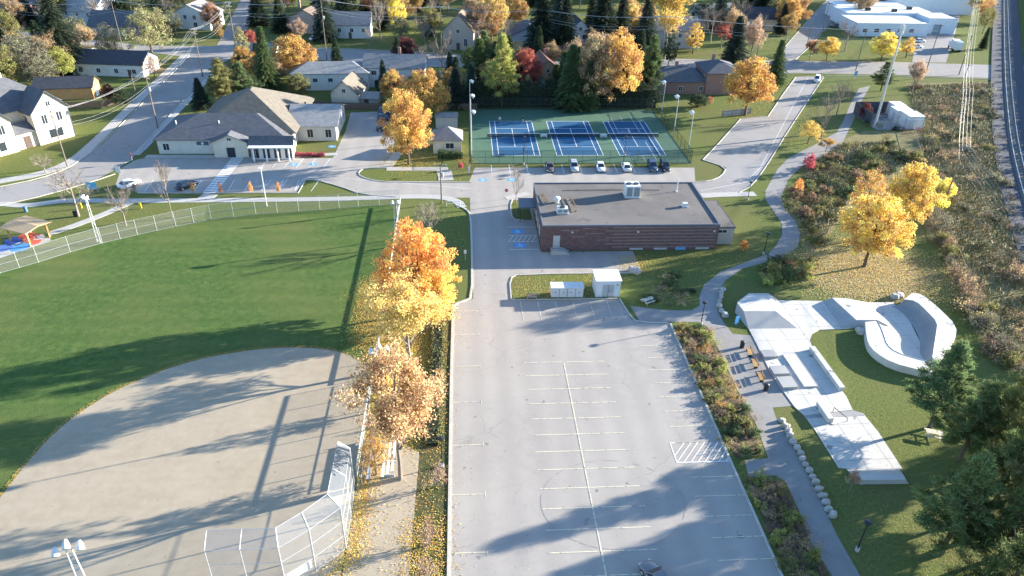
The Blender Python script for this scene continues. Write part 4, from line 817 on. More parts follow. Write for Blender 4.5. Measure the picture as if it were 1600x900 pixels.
# -- right side
T('round','yellow',(1291,94),56,34,'small yellow tree at the corner of the north road'); T('round','lemon',(1376,95),48,46,'yellow green tree in front of the workshop'); T('oval','yellow',(1415,90),57,24,'narrow yellow tree beside the workshop cars'); T('bare','brown',(1320,80),28,46,'spreading bare brown tree on the corner lawn'); T('sparse','rust',(1264,94),62,26,'small rusty tree at the kerb of the north road')
T('pine','green',(1376,142),96,40,'green pine behind the utility compound'); T('sparse','pink',(1424,146),96,36,'pink half bare tree above the utility compound'); T('bare','tan',(1306,182),122,52,'larger bare tree between street and path'); T('bare','brown',(1283,216),140,40,'slim bare tree between street and path'); T('thin','yellow',(1262,224),184,40,'low yellow tree beside the park street'); T('sparse','gold',(1290,236),216,30,'small gold tree beside the path bend'); T('round','maroon',(1349,186),160,18,'maroon bush tree beside the utility compound')
T('oval','crimson',(1262,268),238,21,'small crimson tree beside the path'); T('oval','orange',(1244,306),278,17,'small orange red tree beside the path')
T('round','yellow',(1350,417),298,112,'big yellow maple on the leaf covered lawn, the nearer one','maple_tree'); T('round','yellow',(1402,365),246,78,'big yellow maple behind the nearer yellow one','maple_tree'); T('thin','gold',(1345,345),268,62,'thin gold tree left of the two big yellow maples','maple_tree')
T('pine',(.10,.155,.05),(1452,668),540,110,'dark pine beside the skate park bowl'); T('pine',(.26,.27,.07),(1550,740),548,120,'tall light green pine at the right edge'); T('pine',(.15,.195,.05),(1498,720),600,110,'pine in front of the dark skate park pine'); T('pine',(.15,.195,.05),(1470,866),718,140,'large dark pine in the bottom right lawn'); T('pine',(.15,.195,.05),(1535,985),835,170,'nearest pine, cut by the bottom edge'); T('pine',(.24,.24,.07),(1590,860),655,130,'olive pine at the lower right edge'); T('pine','ygreen',(1640,800),560,150,'light pine reaching past the right edge')
T('pine',(.15,.195,.05),(1545,900),745,130,'pine filling the lower right corner behind the nearest one')
T('pine',(.25,.25,.07),(1600,700),520,120,'light pine at the right edge behind the tall one')
T('pine',(.16,.2,.055),(1545,800),660,110,'middle pine of the right edge group')
T('sparse','pink',(1326,770),738,26,'pinkish bush tree at the foot of the skate slab','shrub')
for i, (x, y, h) in enumerate(((74,-112,13),(84,-90,12))): plant('pine_tree','pine',['pine just outside the right edge, front one','pine just outside the right edge, second one'][i],'tree',(x,y),h,4.2,'green')

# -- more trees filling the gardens of the far neighbourhood
def fill_trees(poly_px, n, pal, seed, hr, gap=4.2):
    rg = random.Random(seed); poly = GP(poly_px); placed = []; tries = 0
    while len(placed) < n and tries < 4000:
        tries += 1; q = sample(poly, 1, rg)[0]
        if any((q[0]-h[0])**2+(q[1]-h[1])**2 < (h[2]+1.2)**2 for h in HOUSES): continue
        if any((q[0]-p[0])**2+(q[1]-p[1])**2 < gap**2 for p in FILLED): continue
        if any(inside(q, r) for r in NOTREE): continue
        kind, c, wr = rg.choice(pal); Hh = rg.uniform(*hr)*(1.25 if kind == 'spruce' else 1); placed.append(q); FILLED.append(q)
        hs = min(HOUSES, key=lambda h: (h[0]-q[0])**2+(h[1]-q[1])**2); dx, dy = q[0]-hs[0], q[1]-hs[1]
        side = ('right of' if dx > 0 else 'left of') if abs(dx) > abs(dy) else ('behind' if dy > 0 else 'in front of')
        look = dict(spruce='spruce', round='leafy tree', thin='thin leaved tree', bare='bare tree', sparse='half bare tree', pine='pine', oval='narrow tree')[kind]; c_ = c if isinstance(c, str) else ('ochre' if c[0] > .3 else 'moss green'); cw = dict(ygreen='yellow green', dgreen='dark green', bluegreen='blue green', greygreen='grey green', lemon='bright yellow').get(c_, c_)
        short = ' '.join(hs[3].split()[:5]).replace(' with','').replace(' in','')
        lb = f'{cw} {look} {side} the {short}'; k = SEEN.get(lb, 0); SEEN[lb] = k+1
        if k: lb = ['second','third','fourth','fifth','sixth'][min(k-1,4)]+' '+lb
        plant({'spruce':'spruce_tree','pine':'pine_tree','bare':'bare_tree'}.get(kind,'deciduous_tree'), kind, lb, 'tree', q, Hh, Hh*wr*rg.uniform(.85,1.15), c)
FILLED = []; SEEN = {}
NOTREE = [GP(p) for p in ([(-120,25),(0,42),(372,68),(740,84),(1110,89),(1600,99),(1600,130),(1110,116),(740,110),(372,98),(0,62),(-120,46)],[(330,98),(378,98),(412,-40),(370,-40)],[(290,80),(380,80),(240,240),(120,260)],[(1215,110),(1215,70),(1300,-40),(1360,-40),(1270,100)],[(534,180),(548,95),(588,95),(600,180)])]
DK = [('spruce','spruce',.25),('spruce','dgreen',.26),('pine','green',.34),('spruce','bluegreen',.25)]
AU = [('round','gold',.42),('thin',(.42,.28,.07),.42),('sparse','tan',.44),('bare','tan',.44),('thin','rust',.42),('round','olive',.42),('bare','brown',.42),('thin','greygreen',.44),('sparse','brown',.44),('thin',(.2,.2,.09),.42)]
fill_trees([(-60,-30),(360,-30),(300,66),(120,58),(-60,38)], 44, DK+AU, 1, (9,16))
fill_trees([(400,-30),(800,-30),(800,84),(640,80),(480,72),(385,70)], 46, DK+AU, 2, (9,16))
fill_trees([(790,-30),(1010,-30),(1020,88),(780,84)], 26, DK*2+AU[:4], 3, (11,17))
fill_trees([(1000,-30),(1300,-30),(1220,70),(1220,90),(1020,88)], 34, DK+AU, 4, (9,16))
fill_trees([(-60,58),(130,74),(215,86),(200,130),(80,160),(-60,150)], 22, DK[:2]+AU, 5, (7,13))
fill_trees([(385,100),(500,100),(545,108),(690,112),(735,112),(740,165),(600,168),(450,160),(300,165)], 22, DK+AU[:6]+[('round','dgreen',.4)], 6, (6,10), 4.0)
fill_trees([(740,112),(1090,116),(1095,160),(740,160)], 24, DK+AU[:4]+DK, 7, (9,14), 3.6)
fill_trees([(1330,-30),(1600,-30),(1560,60),(1520,90),(1500,20),(1350,8)], 14, AU+DK, 8, (6,11))
fill_trees([(1590,20),(1700,20),(1760,340),(1660,330),(1605,180)], 16, AU+DK, 9, (3,5))
# -- cedar hedge behind the courts: one tight clipped row
def hedge(label, line, h, half, colr, dens, name='cedar_hedge', ls=.17, group=None):
    rg = random.Random(len(label)*7+3); o = thing(name, label, 'hedge', line[0], 0, group); a0 = line[0]; cr = MB(); core = MB()
    for a, b in zip(line, line[1:]):
        L_ = (b-a).length; d = (b-a)/L_; sd = Vector((-d.y,d.x,0)); n = int(L_*dens)
        q = [(a-a0)+sd*half*.6, (a-a0)-sd*half*.6, (b-a0)-sd*half*.6, (b-a0)+sd*half*.6]; core.prism([(p.x,p.y) for p in q], 0, h*.8)
        for _ in range(n):
            t = rg.random()*L_; bump = 1+.13*math.sin(t*1.9)+.10*math.sin(t*.73+1)+rg.uniform(-.06,.06); z = rg.random()**.7*h*bump; wdt = half*(1.15-.55*(z/h)**2)
            side = rg.choice((-1,1)); p = (a-a0)+d*t+sd*wdt*side*rg.uniform(.75,1.1)+Vector((0,0,z))
            if rg.random() < .3: p = (a-a0)+d*t+sd*wdt*rg.uniform(-1,1)+Vector((0,0,h*bump*rg.uniform(.9,1.06)))
            leaf(cr, p, (sd*side+rv(rg)*.8+Vector((0,0,.4))).normalized(), ls*rg.uniform(.7,1.4), rg.random(), rg, .5)
    core.build('inner_branches', mat('hedge_core', (.02,.028,.015)), o); c = link('foliage', cr.mesh('foliage', NEEDLE), o); c.color = (*COLR[colr], 1); return o
hedge('long dark cedar hedge along the back of the tennis courts', XY((-4.8,36.2),(10,36.6),(28,36.6),(46,36.0)), 6.2, 1.8, 'spruce', 420)
hedge('low clipped green hedge in front of the pavilion shed', XY((-12.5,-1.4),(-6.9,-1.4)), 1.5, .8, 'green', 260, 'clipped_hedge', .12)
hedge('clipped red barberry hedge along the clinic front', XY((-45.2,-.2),(-38.0,-.2)), .8, .5, 'crimson', 260, 'barberry_hedge', .09)

# -- shrubs in the planting beds between the lot and the path
sheet('leafy_strip', XY((-13.0,-128),(-9.0,-128),(-9.0,-64.5),(-8.6,-62.6),(-11.5,-62.5),(-12.4,-90)), 0.016, mat('shaded_groundcover',(.075,.09,.03),(.035,.045,.018),1.6,.95,big=((.12,.085,.04),.25,.7),bump=.7,bscale=4))
hedge('low scrubby groundcover along the lot kerb', XY((-10.9,-68),(-11.0,-94)), .55, 1.1, 'olive', 70, 'groundcover_row', .12)
hedge('tall scrub row on the far side of the railway', [p for p in offset(rail_c,12.5)[::4]], 4.4, 1.6, 'brown', 70, 'shade_scrub_row', .35)  # added row, placed and sized so its shade falls across the ballast
bed1 = GP([(1053,508),(1104,512),(1128,562),(1148,607),(1178,665),(1192,712),(1150,716),(1120,655),(1085,585)])
bed2 = GP([(1166,748),(1208,748),(1246,797),(1264,848),(1298,905),(1235,905),(1200,830)])
for b in (bed1, bed2): sheet('planting_bed', b, 0.034, MULCH)
BEDC = [('gold','twiggy'),('brown','twiggy'),('green','shrub'),('olive','shrub'),('tan','twiggy'),('ygreen','shrub'),('tan','twiggy'),('ygreen','twiggy')]
def shrubs(poly, n, where, rmin, rmax, pal, seed, hmul=(.9,1.5), gap=.9):
    rg = random.Random(seed); done = []; tries = 0
    while len(done) < n and tries < n*60:
        tries += 1; q = sample(poly, 1, rg)[0]; r = rg.uniform(rmin, rmax)
        if any((q[0]-d[0])**2+(q[1]-d[1])**2 < (gap*(r+d[2])*.62)**2 for d in done): continue
        done.append((*q, r)); c, k = rg.choice(pal); word = {'gold':'golden','tan':'straw coloured','ygreen':'yellow green','rust':'rusty'}.get(c, c)
        plant('shrub', k, f"{word} {'twiggy' if k == 'twiggy' else 'leafy'} shrub {where}", 'shrub', q, r*rg.uniform(*hmul), r, c, f"{word} {k} shrubs {where}")
shrubs(bed1, 62, 'in the upper planting bed between lot and path', .75, 1.3, BEDC, 5, (.7,1.15))
shrubs(bed2, 42, 'in the lower planting bed between lot and path', .75, 1.35, BEDC[1:], 6, (.7,1.15))
isl_bed = GP([(1010,470),(1030,440),(1055,432),(1088,462),(1085,480),(1040,480)])
shrubs(isl_bed, 14, 'in the round bed beside the path fork', .8, 1.5, [('brown','twiggy'),('green','shrub'),('tan','twiggy'),('tan','twiggy'),('dgreen','shrub')], 8, (.5,.8))
bankp = GP([(1228,318),(1262,272),(1310,225),(1395,222),(1430,250),(1390,275),(1330,310),(1290,370),(1268,398),(1252,352)])
shrubs(bankp, 55, 'on the wild bank beside the path', 1.0, 2.2, [('olive','shrub'),('dgreen','shrub'),('brown','twiggy'),('green','shrub'),('olive','twiggy'),('olive','shrub'),('brown','shrub')], 9, (.8,1.3), .8)
bank2 = GP([(1178,445),(1200,412),(1235,408),(1262,405),(1275,425),(1265,445),(1225,440),(1200,452)])
shrubs(bank2, 18, 'on the small bank above the skate park', .9, 1.7, [('green','shrub'),('olive','shrub'),('ygreen','shrub'),('rust','twiggy')], 10, (.8,1.3))
brushp = GP([(1440,205),(1418,135),(1552,130),(1556,225),(1592,345),(1640,470),(1640,560),(1560,560),(1510,470),(1480,400),(1450,340),(1425,260)])
shrubs(brushp, 50, 'in the brush strip beside the railway', 1.0, 2.3, [('tan','twiggy'),('brown','twiggy'),('olive','twiggy'),('tan','twiggy'),('greygreen','shrub'),('tan','twiggy'),('olive','shrub')], 11, (.6,1.15), .9)
brush2 = GP([(1440,330),(1460,330),(1500,420),(1530,480),(1560,540),(1600,560),(1600,590),(1545,560),(1510,490),(1475,400)])
shrubs(brush2, 36, 'along the edge of the brush strip by the lawn', 1.3, 2.4, [('brown','twiggy'),('tan','twiggy'),('greygreen','twiggy'),('olive','shrub')], 12, (.9,1.5), .7)
ylw = GP([(1447,305),(1468,290),(1480,310),(1465,335)]); shrubs(ylw, 3, 'beside the leaning railway pole', 2.0, 2.8, [('lemon','shrub')], 13, (1.2,1.6), .6)
front = GP([(1360,165),(1352,200),(1440,212),(1440,206),(1364,196)]); shrubs(front, 8, 'around the utility compound', .7, 1.3, [('maroon','twiggy'),('dgreen','shrub'),('olive','shrub')], 14)
def mass(name, label, polys, pal, seed):
    rg = random.Random(seed); mb = MB(); src = [PROTO['twiggy',0][1], PROTO['twiggy',1][1], PROTO['shrub',1][1]]
    S = [([v.co.copy() for v in m.vertices], [tuple(p.vertices) for p in m.polygons]) for m in src]
    for poly, n, r0, r1 in polys:
        for q in sample(poly, n, rg):
            vs_, fs_ = rg.choice(S); r = rg.uniform(r0,r1); a = rg.uniform(0,6.28); h = r*rg.uniform(.6,1.1); c = rg.choice(pal); ca, sa = math.cos(a), math.sin(a); k0 = len(mb.v)
            mb.v += [(q[0]+r*(v.x*ca-v.y*sa), q[1]+r*(v.x*sa+v.y*ca), v.z*h) for v in vs_]
            for f in fs_: j = rg.uniform(.65,1.3); mb.f.append(tuple(i+k0 for i in f)); mb.a.append((c[0]*j,c[1]*j,c[2]*j))
    mb.build(name, LITTER, kind='stuff', label=label, cat='brush')
mass('wild_brush', 'tangled brown brush filling the strip beside the railway', [(brushp,85,1.0,2.0),(brush2,30,1.2,2.0)], [(.30,.22,.12),(.22,.16,.09),(.17,.15,.07),(.34,.27,.16),(.14,.13,.05)], 21)
mass('bank_brush', 'tangled olive brush covering the wild bank', [(bankp,55,.9,1.8)], [(.12,.13,.04),(.16,.15,.05),(.09,.10,.035),(.2,.15,.07)], 22)
for nm, poly, n, sd in (('dry_grass', brushp, 15000, 1), ('bank_grass', bankp, 3500, 2)):
    rg = random.Random(sd); mb = MB(); pal = [(.34,.26,.13),(.26,.2,.1),(.2,.19,.08),(.40,.33,.2),(.15,.15,.06)]
    for q in sample(poly, n, rg):
        p = Vector((q[0],q[1],0)); a = rg.uniform(0,6.28); sd_ = Vector((math.cos(a),math.sin(a),0))*rg.uniform(.06,.16); h = rg.uniform(.25,.75); tp = Vector((rg.gauss(0,.15),rg.gauss(0,.15),h)); c = rg.choice(pal)
        mb.add([p-sd_, p+sd_, p+tp+sd_*.5, p+tp-sd_*.5], [(0,1,2,3)], c)
    mb.build(nm, LITTER, kind='stuff', label='dry straw coloured grass among the brush', cat='grass')
# -- fallen leaves
YEL = [(.66,.45,.05),(.72,.52,.10),(.58,.34,.05),(.50,.27,.07),(.70,.55,.2)]; BRN = [(.42,.26,.10),(.5,.33,.13),(.36,.2,.07),(.55,.36,.1)]; DRY = [(.55,.45,.28),(.46,.34,.2),(.62,.52,.34),(.5,.3,.12)]; ORG = [(.6,.32,.06),(.52,.26,.05),(.66,.42,.08),(.44,.22,.06)]
def litter(label, polys, pal, size=(.09,.17), seed=1, soft=1.3):
    rg = random.Random(seed); mb = MB()
    for poly, n in polys:
        for q in sample(poly, n, rg):
            k = rg.gauss(0,1)*soft; a = rg.uniform(0,6.28)
            leaf(mb, Vector((q[0]+k*math.cos(a),q[1]+k*math.sin(a),.05+rg.random()*.03)), (rv(rg)*.35+Vector((0,0,1))).normalized(), rg.uniform(*size)*.52, tuple(v*rg.uniform(.7,1.2) for v in rg.choice(pal)), rg, .75)
    mb.build('fallen_leaves', LITTER, kind='stuff', label=label, cat='leaves')
def disc(px, r, ry=None): c = G(*px); return [Vector((c.x+r*math.cos(t*.5236), c.y+(ry or r)*math.sin(t*.5236), 0)) for t in range(12)]
litter('golden fallen leaves under the big yellow maples', [(disc((1345,425),11,9),24000),(disc((1360,425),16,12),16000),(disc((1320,380),9),3500),(GP([(1290,430),(1440,400),(1460,440),(1300,465)]),3500)], YEL+DRY, (.1,.19), 2, 2.0)
litter('orange and yellow fallen leaves along the field fence', [(XY((-20,-48),(-13,-48),(-12.4,-70),(-12.6,-95),(-19,-92),(-20,-70)),34000),(XY((-12.6,-64),(-9.2,-64),(-9.2,-116),(-12.6,-116)),2500),(XY((-24,-57),(-19,-50),(-19,-78),(-23,-72)),11000),(XY((-19.0,-100),(-17.9,-96),(-18.1,-110),(-21,-112.5),(-22,-113.5),(-19,-109.5)),5000),(XY((-17.9,-91),(-16.9,-91),(-16.9,-100),(-17.9,-100)),700),(XY((-14,-105),(-9.2,-105),(-9.2,-116),(-13.6,-116)),3500),(XY((-19,-30),(-6,-30),(-6,-48),(-19,-48)),900)], ORG+YEL, (.08,.16), 3)
cl = [Vector((p.x,p.y,0)) for p in clay_s]; litter('brown leaves caught along the curved infield edge', [(cl+offset(cl,.35)[::-1],2600)], BRN+ORG, (.07,.13), 12, .15)
litter('pale fallen leaves scattered over the parking lot', [(XY((-8,-63),(18,-63),(20,-72),(-8,-74)),1500),(XY((-8.6,-64),(24,-70),(24.4,-116),(-8.6,-116)),1100),(XY((-5,-48),(22,-48),(22,-54),(-5,-60)),260)], DRY, (.05,.11), 4)
litter('yellow fallen leaves on the island lawn', [(XY((.9,-61.4),(.9,-55),(2.5,-54),(18,-54),(18,-61.4)),3200),(disc((990,412),2.6),1500),(GP([(970,398),(1120,395),(1180,400),(1110,430),(1000,440)]),1500)], YEL, (.08,.15), 5)
litter('orange fallen leaves on the lawn by the courts', [(disc((640,250),7,5),3500),(GP([(600,262),(740,262),(740,282),(600,282)]),700),(disc((728,252),2.0,3),700),(disc((700,200),5),500)], ORG+YEL, (.1,.18), 6)
litter('gold fallen leaves on the lawn beside the park street', [(GP([(1130,160),(1215,140),(1240,120),(1225,140),(1195,180),(1150,184)]),1800),(GP([(1240,97),(1265,78),(1330,60),(1430,92),(1420,96)]),2600),(GP([(1195,232),(1290,140),(1330,140),(1240,240)]),1800),(GP([(1190,90),(1222,90),(1222,60),(1200,50)]),700),(GP([(1395,140),(1450,140),(1450,122),(1395,122)]),700)], YEL+BRN, (.12,.22), 7)
litter('brown fallen leaves on the far lawns', [(GP([(590,70),(780,82),(800,10),(620,0)]),3500),(GP([(410,95),(545,108),(545,95),(410,80)]),800)], BRN+DRY, (.16,.3), 8)
litter('thin brown fallen leaves on the verge by the outfield fence', [(GP([(150,330),(300,318),(300,340),(150,365)]),900),(GP([(0,330),(120,322),(120,350),(40,372)]),700)], BRN, (.07,.12), 18)
litter('brown fallen leaves under the pines in the lower right', [(GP([(1290,740),(1400,760),(1560,900),(1350,900)]),1500),(GP([(1320,640),(1440,640),(1460,720),(1390,720)]),500)], BRN, (.05,.09), 9)

# ================================================================== SKATE PARK
sk = thing('skate_park', 'white concrete skate park with bowl, banks and lower pad', 'skate park', (G(1270,560).x, G(1270,560).y, 0))
SK0 = Vector((sk.location.x, sk.location.y, 0))
def skp(name, mb, m, parent=None, **k): mb.v = [tuple(Vector(p)-SK0) for p in mb.v]; return mb.build(name, m, parent or sk, **k)
slab = [(1170,459),(1200,459),(1217,470),(1286,471),(1300,467),(1350,473),(1395,473),(1420,500),(1440,540),(1437,562),(1397,552),(1365,548),(1352,530),(1350,508),(1340,511),(1325,514),(1280,516),(1269,522),(1265,532),(1272,552),(1307,600),(1322,620),(1332,641),(1257,650),(1241,636),(1215,600),(1200,575),(1183,540),(1165,505),(1152,472)]
mb = MB(); mb.prism([(p.x,p.y) for p in GP(slab)], 0.0, 0.10); skp('plaza_slab', mb, SKATE)
mb = MB(); mb.prism([(p.x,p.y) for p in GP([(1258,651),(1349,647),(1372,675),(1410,733),(1325,733),(1310,731),(1275,675)])], 0.0, 0.055); skp('lower_pad', mb, SKATE)
SKM = mat('grey_shaded_bank_concrete', (0.37, 0.36, 0.345), (0.32, 0.312, 0.30), 0.5, 0.65, spec=.3)  # greyer stained concrete; on the hip bank sides it paints in their shade
def solid(top, base, mb=None):
    """a bank: polygon top (raised) over polygon base on the slab"""
    mb = mb or MB(); n = len(top); mb.add(list(base)+list(top), [(i,(i+1)%n,n+(i+1)%n,n+i) for i in range(n)]); return mb
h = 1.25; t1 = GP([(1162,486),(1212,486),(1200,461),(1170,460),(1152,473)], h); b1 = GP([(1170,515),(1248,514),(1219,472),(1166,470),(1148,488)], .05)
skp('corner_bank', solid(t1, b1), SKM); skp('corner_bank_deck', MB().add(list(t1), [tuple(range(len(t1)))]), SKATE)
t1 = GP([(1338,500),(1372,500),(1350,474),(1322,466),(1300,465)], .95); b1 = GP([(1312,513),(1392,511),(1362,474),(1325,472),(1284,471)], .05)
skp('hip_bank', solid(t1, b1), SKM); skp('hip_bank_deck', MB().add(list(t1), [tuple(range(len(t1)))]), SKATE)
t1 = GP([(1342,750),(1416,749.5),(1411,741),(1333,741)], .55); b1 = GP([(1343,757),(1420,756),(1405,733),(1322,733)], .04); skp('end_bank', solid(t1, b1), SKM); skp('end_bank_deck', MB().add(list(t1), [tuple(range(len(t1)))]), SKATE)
def quarter(name, outer, inner, floor, h, m_deck, steps=6):
    """deck from outer to inner rim at height h, concave face from inner rim down to floor, skirt outside"""
    O = [G(*p, h) for p in outer]; I = [G(*p, h) for p in inner]; F = [G(*p, .11) for p in floor]; n = len(O)
    O = chaikin(O,1,False); I = chaikin(I,1,False); F = chaikin(F,1,False); n = len(O)
    d = MB(); vs = [v for v in O]+[v for v in I]+[Vector((v.x,v.y,0)) for v in O]; d.add(vs, [(i,i+1,n+i+1,n+i) for i in range(n-1)]+[(2*n+i,2*n+i+1,i+1,i) for i in range(n-1)])
    d.add([O[0],I[0],Vector((I[0].x,I[0].y,0)),Vector((O[0].x,O[0].y,0))],[(0,1,2,3)]); d.add([O[-1],I[-1],Vector((I[-1].x,I[-1].y,0)),Vector((O[-1].x,O[-1].y,0))],[(3,2,1,0)]); skp(name+'_deck', d, SKATE)
    c = MB(); vs = []
    for k in range(steps+1):
        a = k/steps*math.pi/2; u = math.sin(a); zz = 1-math.cos(a)
        # quarter circle: leaves the rim steeply, arrives flat at the floor
        for i in range(n): vs.append(Vector((I[i].x+(F[i].x-I[i].x)*zz, I[i].y+(F[i].y-I[i].y)*zz, h-.003-(h-.11)*u)))
    c.add(vs, [(k*n+i,k*n+i+1,(k+1)*n+i+1,(k+1)*n+i) for k in range(steps) for i in range(n-1)]); skp(name+'_face', c, m_deck, smooth=True)
    cp = MB().tube([v+Vector((0,0,.02)) for v in I], .04, 6); skp(name+'_coping', cp, GALV)
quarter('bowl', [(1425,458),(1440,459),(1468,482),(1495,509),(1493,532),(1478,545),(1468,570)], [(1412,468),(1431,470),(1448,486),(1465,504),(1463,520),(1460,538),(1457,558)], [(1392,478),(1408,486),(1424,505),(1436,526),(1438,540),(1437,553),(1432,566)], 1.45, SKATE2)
quarter('curved_bank', [(1352,503),(1353,518),(1356,536),(1368,551),(1395,567),(1437,578),(1462,582)], [(1371,501),(1378,514),(1382,526),(1386,538),(1399,550),(1437,562),(1458,566)], [(1388,502),(1394,514),(1397,524),(1399,532),(1410,541),(1434,550),(1450,553)], 1.15, SKATE)
def block(name, px, w, l, hh, yaw, label=None, m=SKATE, z=.10):
    q = G(*px); o = boxm(-w/2,w/2,-l/2,l/2,0,hh).build(name, m, sk, loc=(q.x-SK0.x,q.y-SK0.y,z), rz=R(yaw), label=label)
    boxm(-w/2-.02,-w/2+.05,-l/2-.01,l/2+.01,hh-.06,hh+.015).build('edge_steel', GALV, o); return o
axis = math.degrees(math.atan2(G(1307,600).y-G(1272,552).y, G(1307,600).x-G(1272,552).x))+90
block('ledge', (1290,578), .75, 9.4, .62, axis, 'long straight ledge along the slab edge')
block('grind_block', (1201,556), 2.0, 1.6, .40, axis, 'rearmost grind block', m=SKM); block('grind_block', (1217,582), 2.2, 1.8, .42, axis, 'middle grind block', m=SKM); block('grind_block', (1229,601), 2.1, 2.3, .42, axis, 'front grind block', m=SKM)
q = G(1249,580); mpad = boxm(-.95,.95,-3.7,3.7,0,.22).build('manual_pad', SKATE, sk, loc=(q.x-SK0.x,q.y-SK0.y,.10), rz=R(axis)); fr = MB()
for a, b in (((-.97,-3.72),(.97,-3.72)),((.97,-3.72),(.97,3.72)),((.97,3.72),(-.97,3.72)),((-.97,3.72),(-.97,-3.72))): fr.tube([(*a,.21),(*b,.21)], .03, 4)
fr.build('edge_steel', GALV, mpad)
block('hubba_ledge', (1287,648), .7, 3.4, .75, axis, 'short ledge at the step to the lower pad')
rl = MB(); a, b = G(1301,644), G(1323,659)
rl.tube([a+Vector((0,0,0)), a+Vector((0,0,.8)), b+Vector((0,0,.55)), b], .05, 6); skp('grind_rail', rl, DARKM)
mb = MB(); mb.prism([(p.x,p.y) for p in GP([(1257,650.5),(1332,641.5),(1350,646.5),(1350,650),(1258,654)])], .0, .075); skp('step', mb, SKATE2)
jm = MB(); polys = [(GP(slab), .104), (GP([(1258,651),(1349,647),(1372,675),(1410,733),(1325,733),(1310,731),(1275,675)]), .060)]
for poly, zj in polys:
    ca, sa = math.cos(R(axis)), math.sin(R(axis)); u = Vector((ca,sa,0)); v = Vector((-sa,ca,0)); cen = sum(poly, Vector())/len(poly)
    for d1, d2 in ((u,v),(v,u)):
        for i in range(-9,10):
            run = None
            for j in range(-90,91):
                p = cen+d2*(i*3.1)+d1*(j*.35); ok = inside((p.x,p.y), poly)
                if ok and run is None: run = p
                if (not ok or j == 90) and run is not None:
                    if (p-run).length > .8: line_paint(jm, run+d1*.1, p-d1*.4, .05, zj)
                    run = None
skp('saw_cut_joints', jm, mat('joint_dark', (.27,.262,.25), (.22,.215,.205), 2), kind='stuff')
add_cracks(SKATE, .2, (.34,.33,.315), .01, .5)
# boulders lining the path
def stone_mesh(seed):
    rg = random.Random(seed); vs = []; n = 8
    for zi, (z, s) in enumerate(((0,.85),(.35,1.0),(.75,.92),(1.0,.55))):
        for j in range(n): t = 6.283*j/n; k = s*rg.uniform(.84,1.1)*.86/max(abs(math.cos(t+.39)),abs(math.sin(t+.39)))**.75; vs.append((k*math.cos(t), k*math.sin(t), z*rg.uniform(.92,1.06)))
    vs.append((0,0,1.02)); fs = [(i*n+j, i*n+(j+1)%n, (i+1)*n+(j+1)%n, (i+1)*n+j) for i in range(3) for j in range(n)]+[(3*n+j, 3*n+(j+1)%n, 4*n) for j in range(n)]
    return MB().add(vs, fs).mesh('stone', STONE)
STN = [stone_mesh(i) for i in range(5)]
def boulder_row(label, pts, n, r=(.55,.85), hh=(.6,.9)):
    ln = as_line(pts, 1); tot = [0]
    for a, b in zip(ln, ln[1:]): tot.append(tot[-1]+(b-a).length)
    o = thing('boulder_wall', label, 'boulder wall', ln[0]); rg = random.Random(n)
    for i in range(n):
        s = tot[-1]*(i+.5)/n; k = max(j for j in range(len(tot)-1) if tot[j] <= s); p = ln[k].lerp(ln[k+1], (s-tot[k])/(tot[k+1]-tot[k]))
        st = link('stone', STN[i % 5], o, loc=p-ln[0]+Vector((rg.uniform(-.1,.1),rg.uniform(-.1,.1),-.05)), rz=math.atan2(ln[k+1].y-ln[k].y, ln[k+1].x-ln[k].x)+rg.uniform(-.25,.25)); l = tot[-1]/n/2*rg.uniform(.78,1.15); st.scale = (l, rg.uniform(*r)*rg.uniform(.6,.9), rg.uniform(*hh)*rg.uniform(.6,.95)); st.rotation_euler = (rg.uniform(-.15,.15), rg.uniform(-.15,.15), st.rotation_euler[2])
boulder_row('row of pale boulders along the lower path below the skate park', [(1219,655),(1230,676),(1246,703),(1266,742),(1284,776),(1304,812)], 17)
boulder_row('curved row of pale boulders along the path above the skate park', [(1131,450),(1124,466),(1123,482),(1134,498)], 7, (.6,.9))
for i, (px, lb) in enumerate((((988,424),'pale boulder pair beside the leafy patch near the flat roofed building, left stone'),((994,426),'pale boulder by the leafy patch near the flat roofed building, right stone'),((1344,520),'grey boulder at the foot of the skate park hip'),((1398,466),'dark boulder behind the skate bowl, left one'),((1404,464),'dark boulder behind the skate bowl, right one'))):
    o = link('boulder', STN[i % 5], None, lb, 'boulder', None, None, G(*px), i*1.1); o.scale = (.95,.8,.8)

# ================================================================== FENCES, BACKSTOP, DUGOUT
def fence(label, line, h, mesh_m, post_m, step=3.0, r=.045, rails=(1.0,), name='chain_link_fence', top_r=.04, cap=None):
    o = thing(name, label, 'fence', line[0]); a0 = Vector((line[0].x, line[0].y, 0)); k = 0
    pm = MB().tube([(0,0,0),(0,0,h+.05)], r, 6).mesh('post', post_m); mm = MB()
    for i, (a, b) in enumerate(zip(line, line[1:])):
        L_ = (b-a).length; n = max(1, round(L_/step)); a_, b_ = a-a0, b-a0
        for j in range(n + (1 if i == len(line)-2 else 0)): link('post', pm, o, loc=a_.lerp(b_, j/n))
        mm.add([a_, b_, b_+Vector((0,0,h)), a_+Vector((0,0,h))], [(0,1,2,3)])
    mm.build('wire_mesh', mesh_m, o)
    for f in rails: MB().tube([p-a0+Vector((0,0,h*f)) for p in line], top_r, 5).build('rail', post_m, o)
    if cap: MB().tube([p-a0+Vector((0,0,h+.08)) for p in line], cap[0], 6).build('top_cap', cap[1], o)
    return o
fence('curved chain link fence around the outfield', [Vector(p) for p in fence_arc[:-1]]+XY((-19.4,-25.6)), 3.0, CHAIN, GALV, 3.6, rails=(1.0,.5,.02), top_r=.022)
CAPM = mat('pale_fence_cap', (.62,.60,.52), (.5,.48,.42), 2)
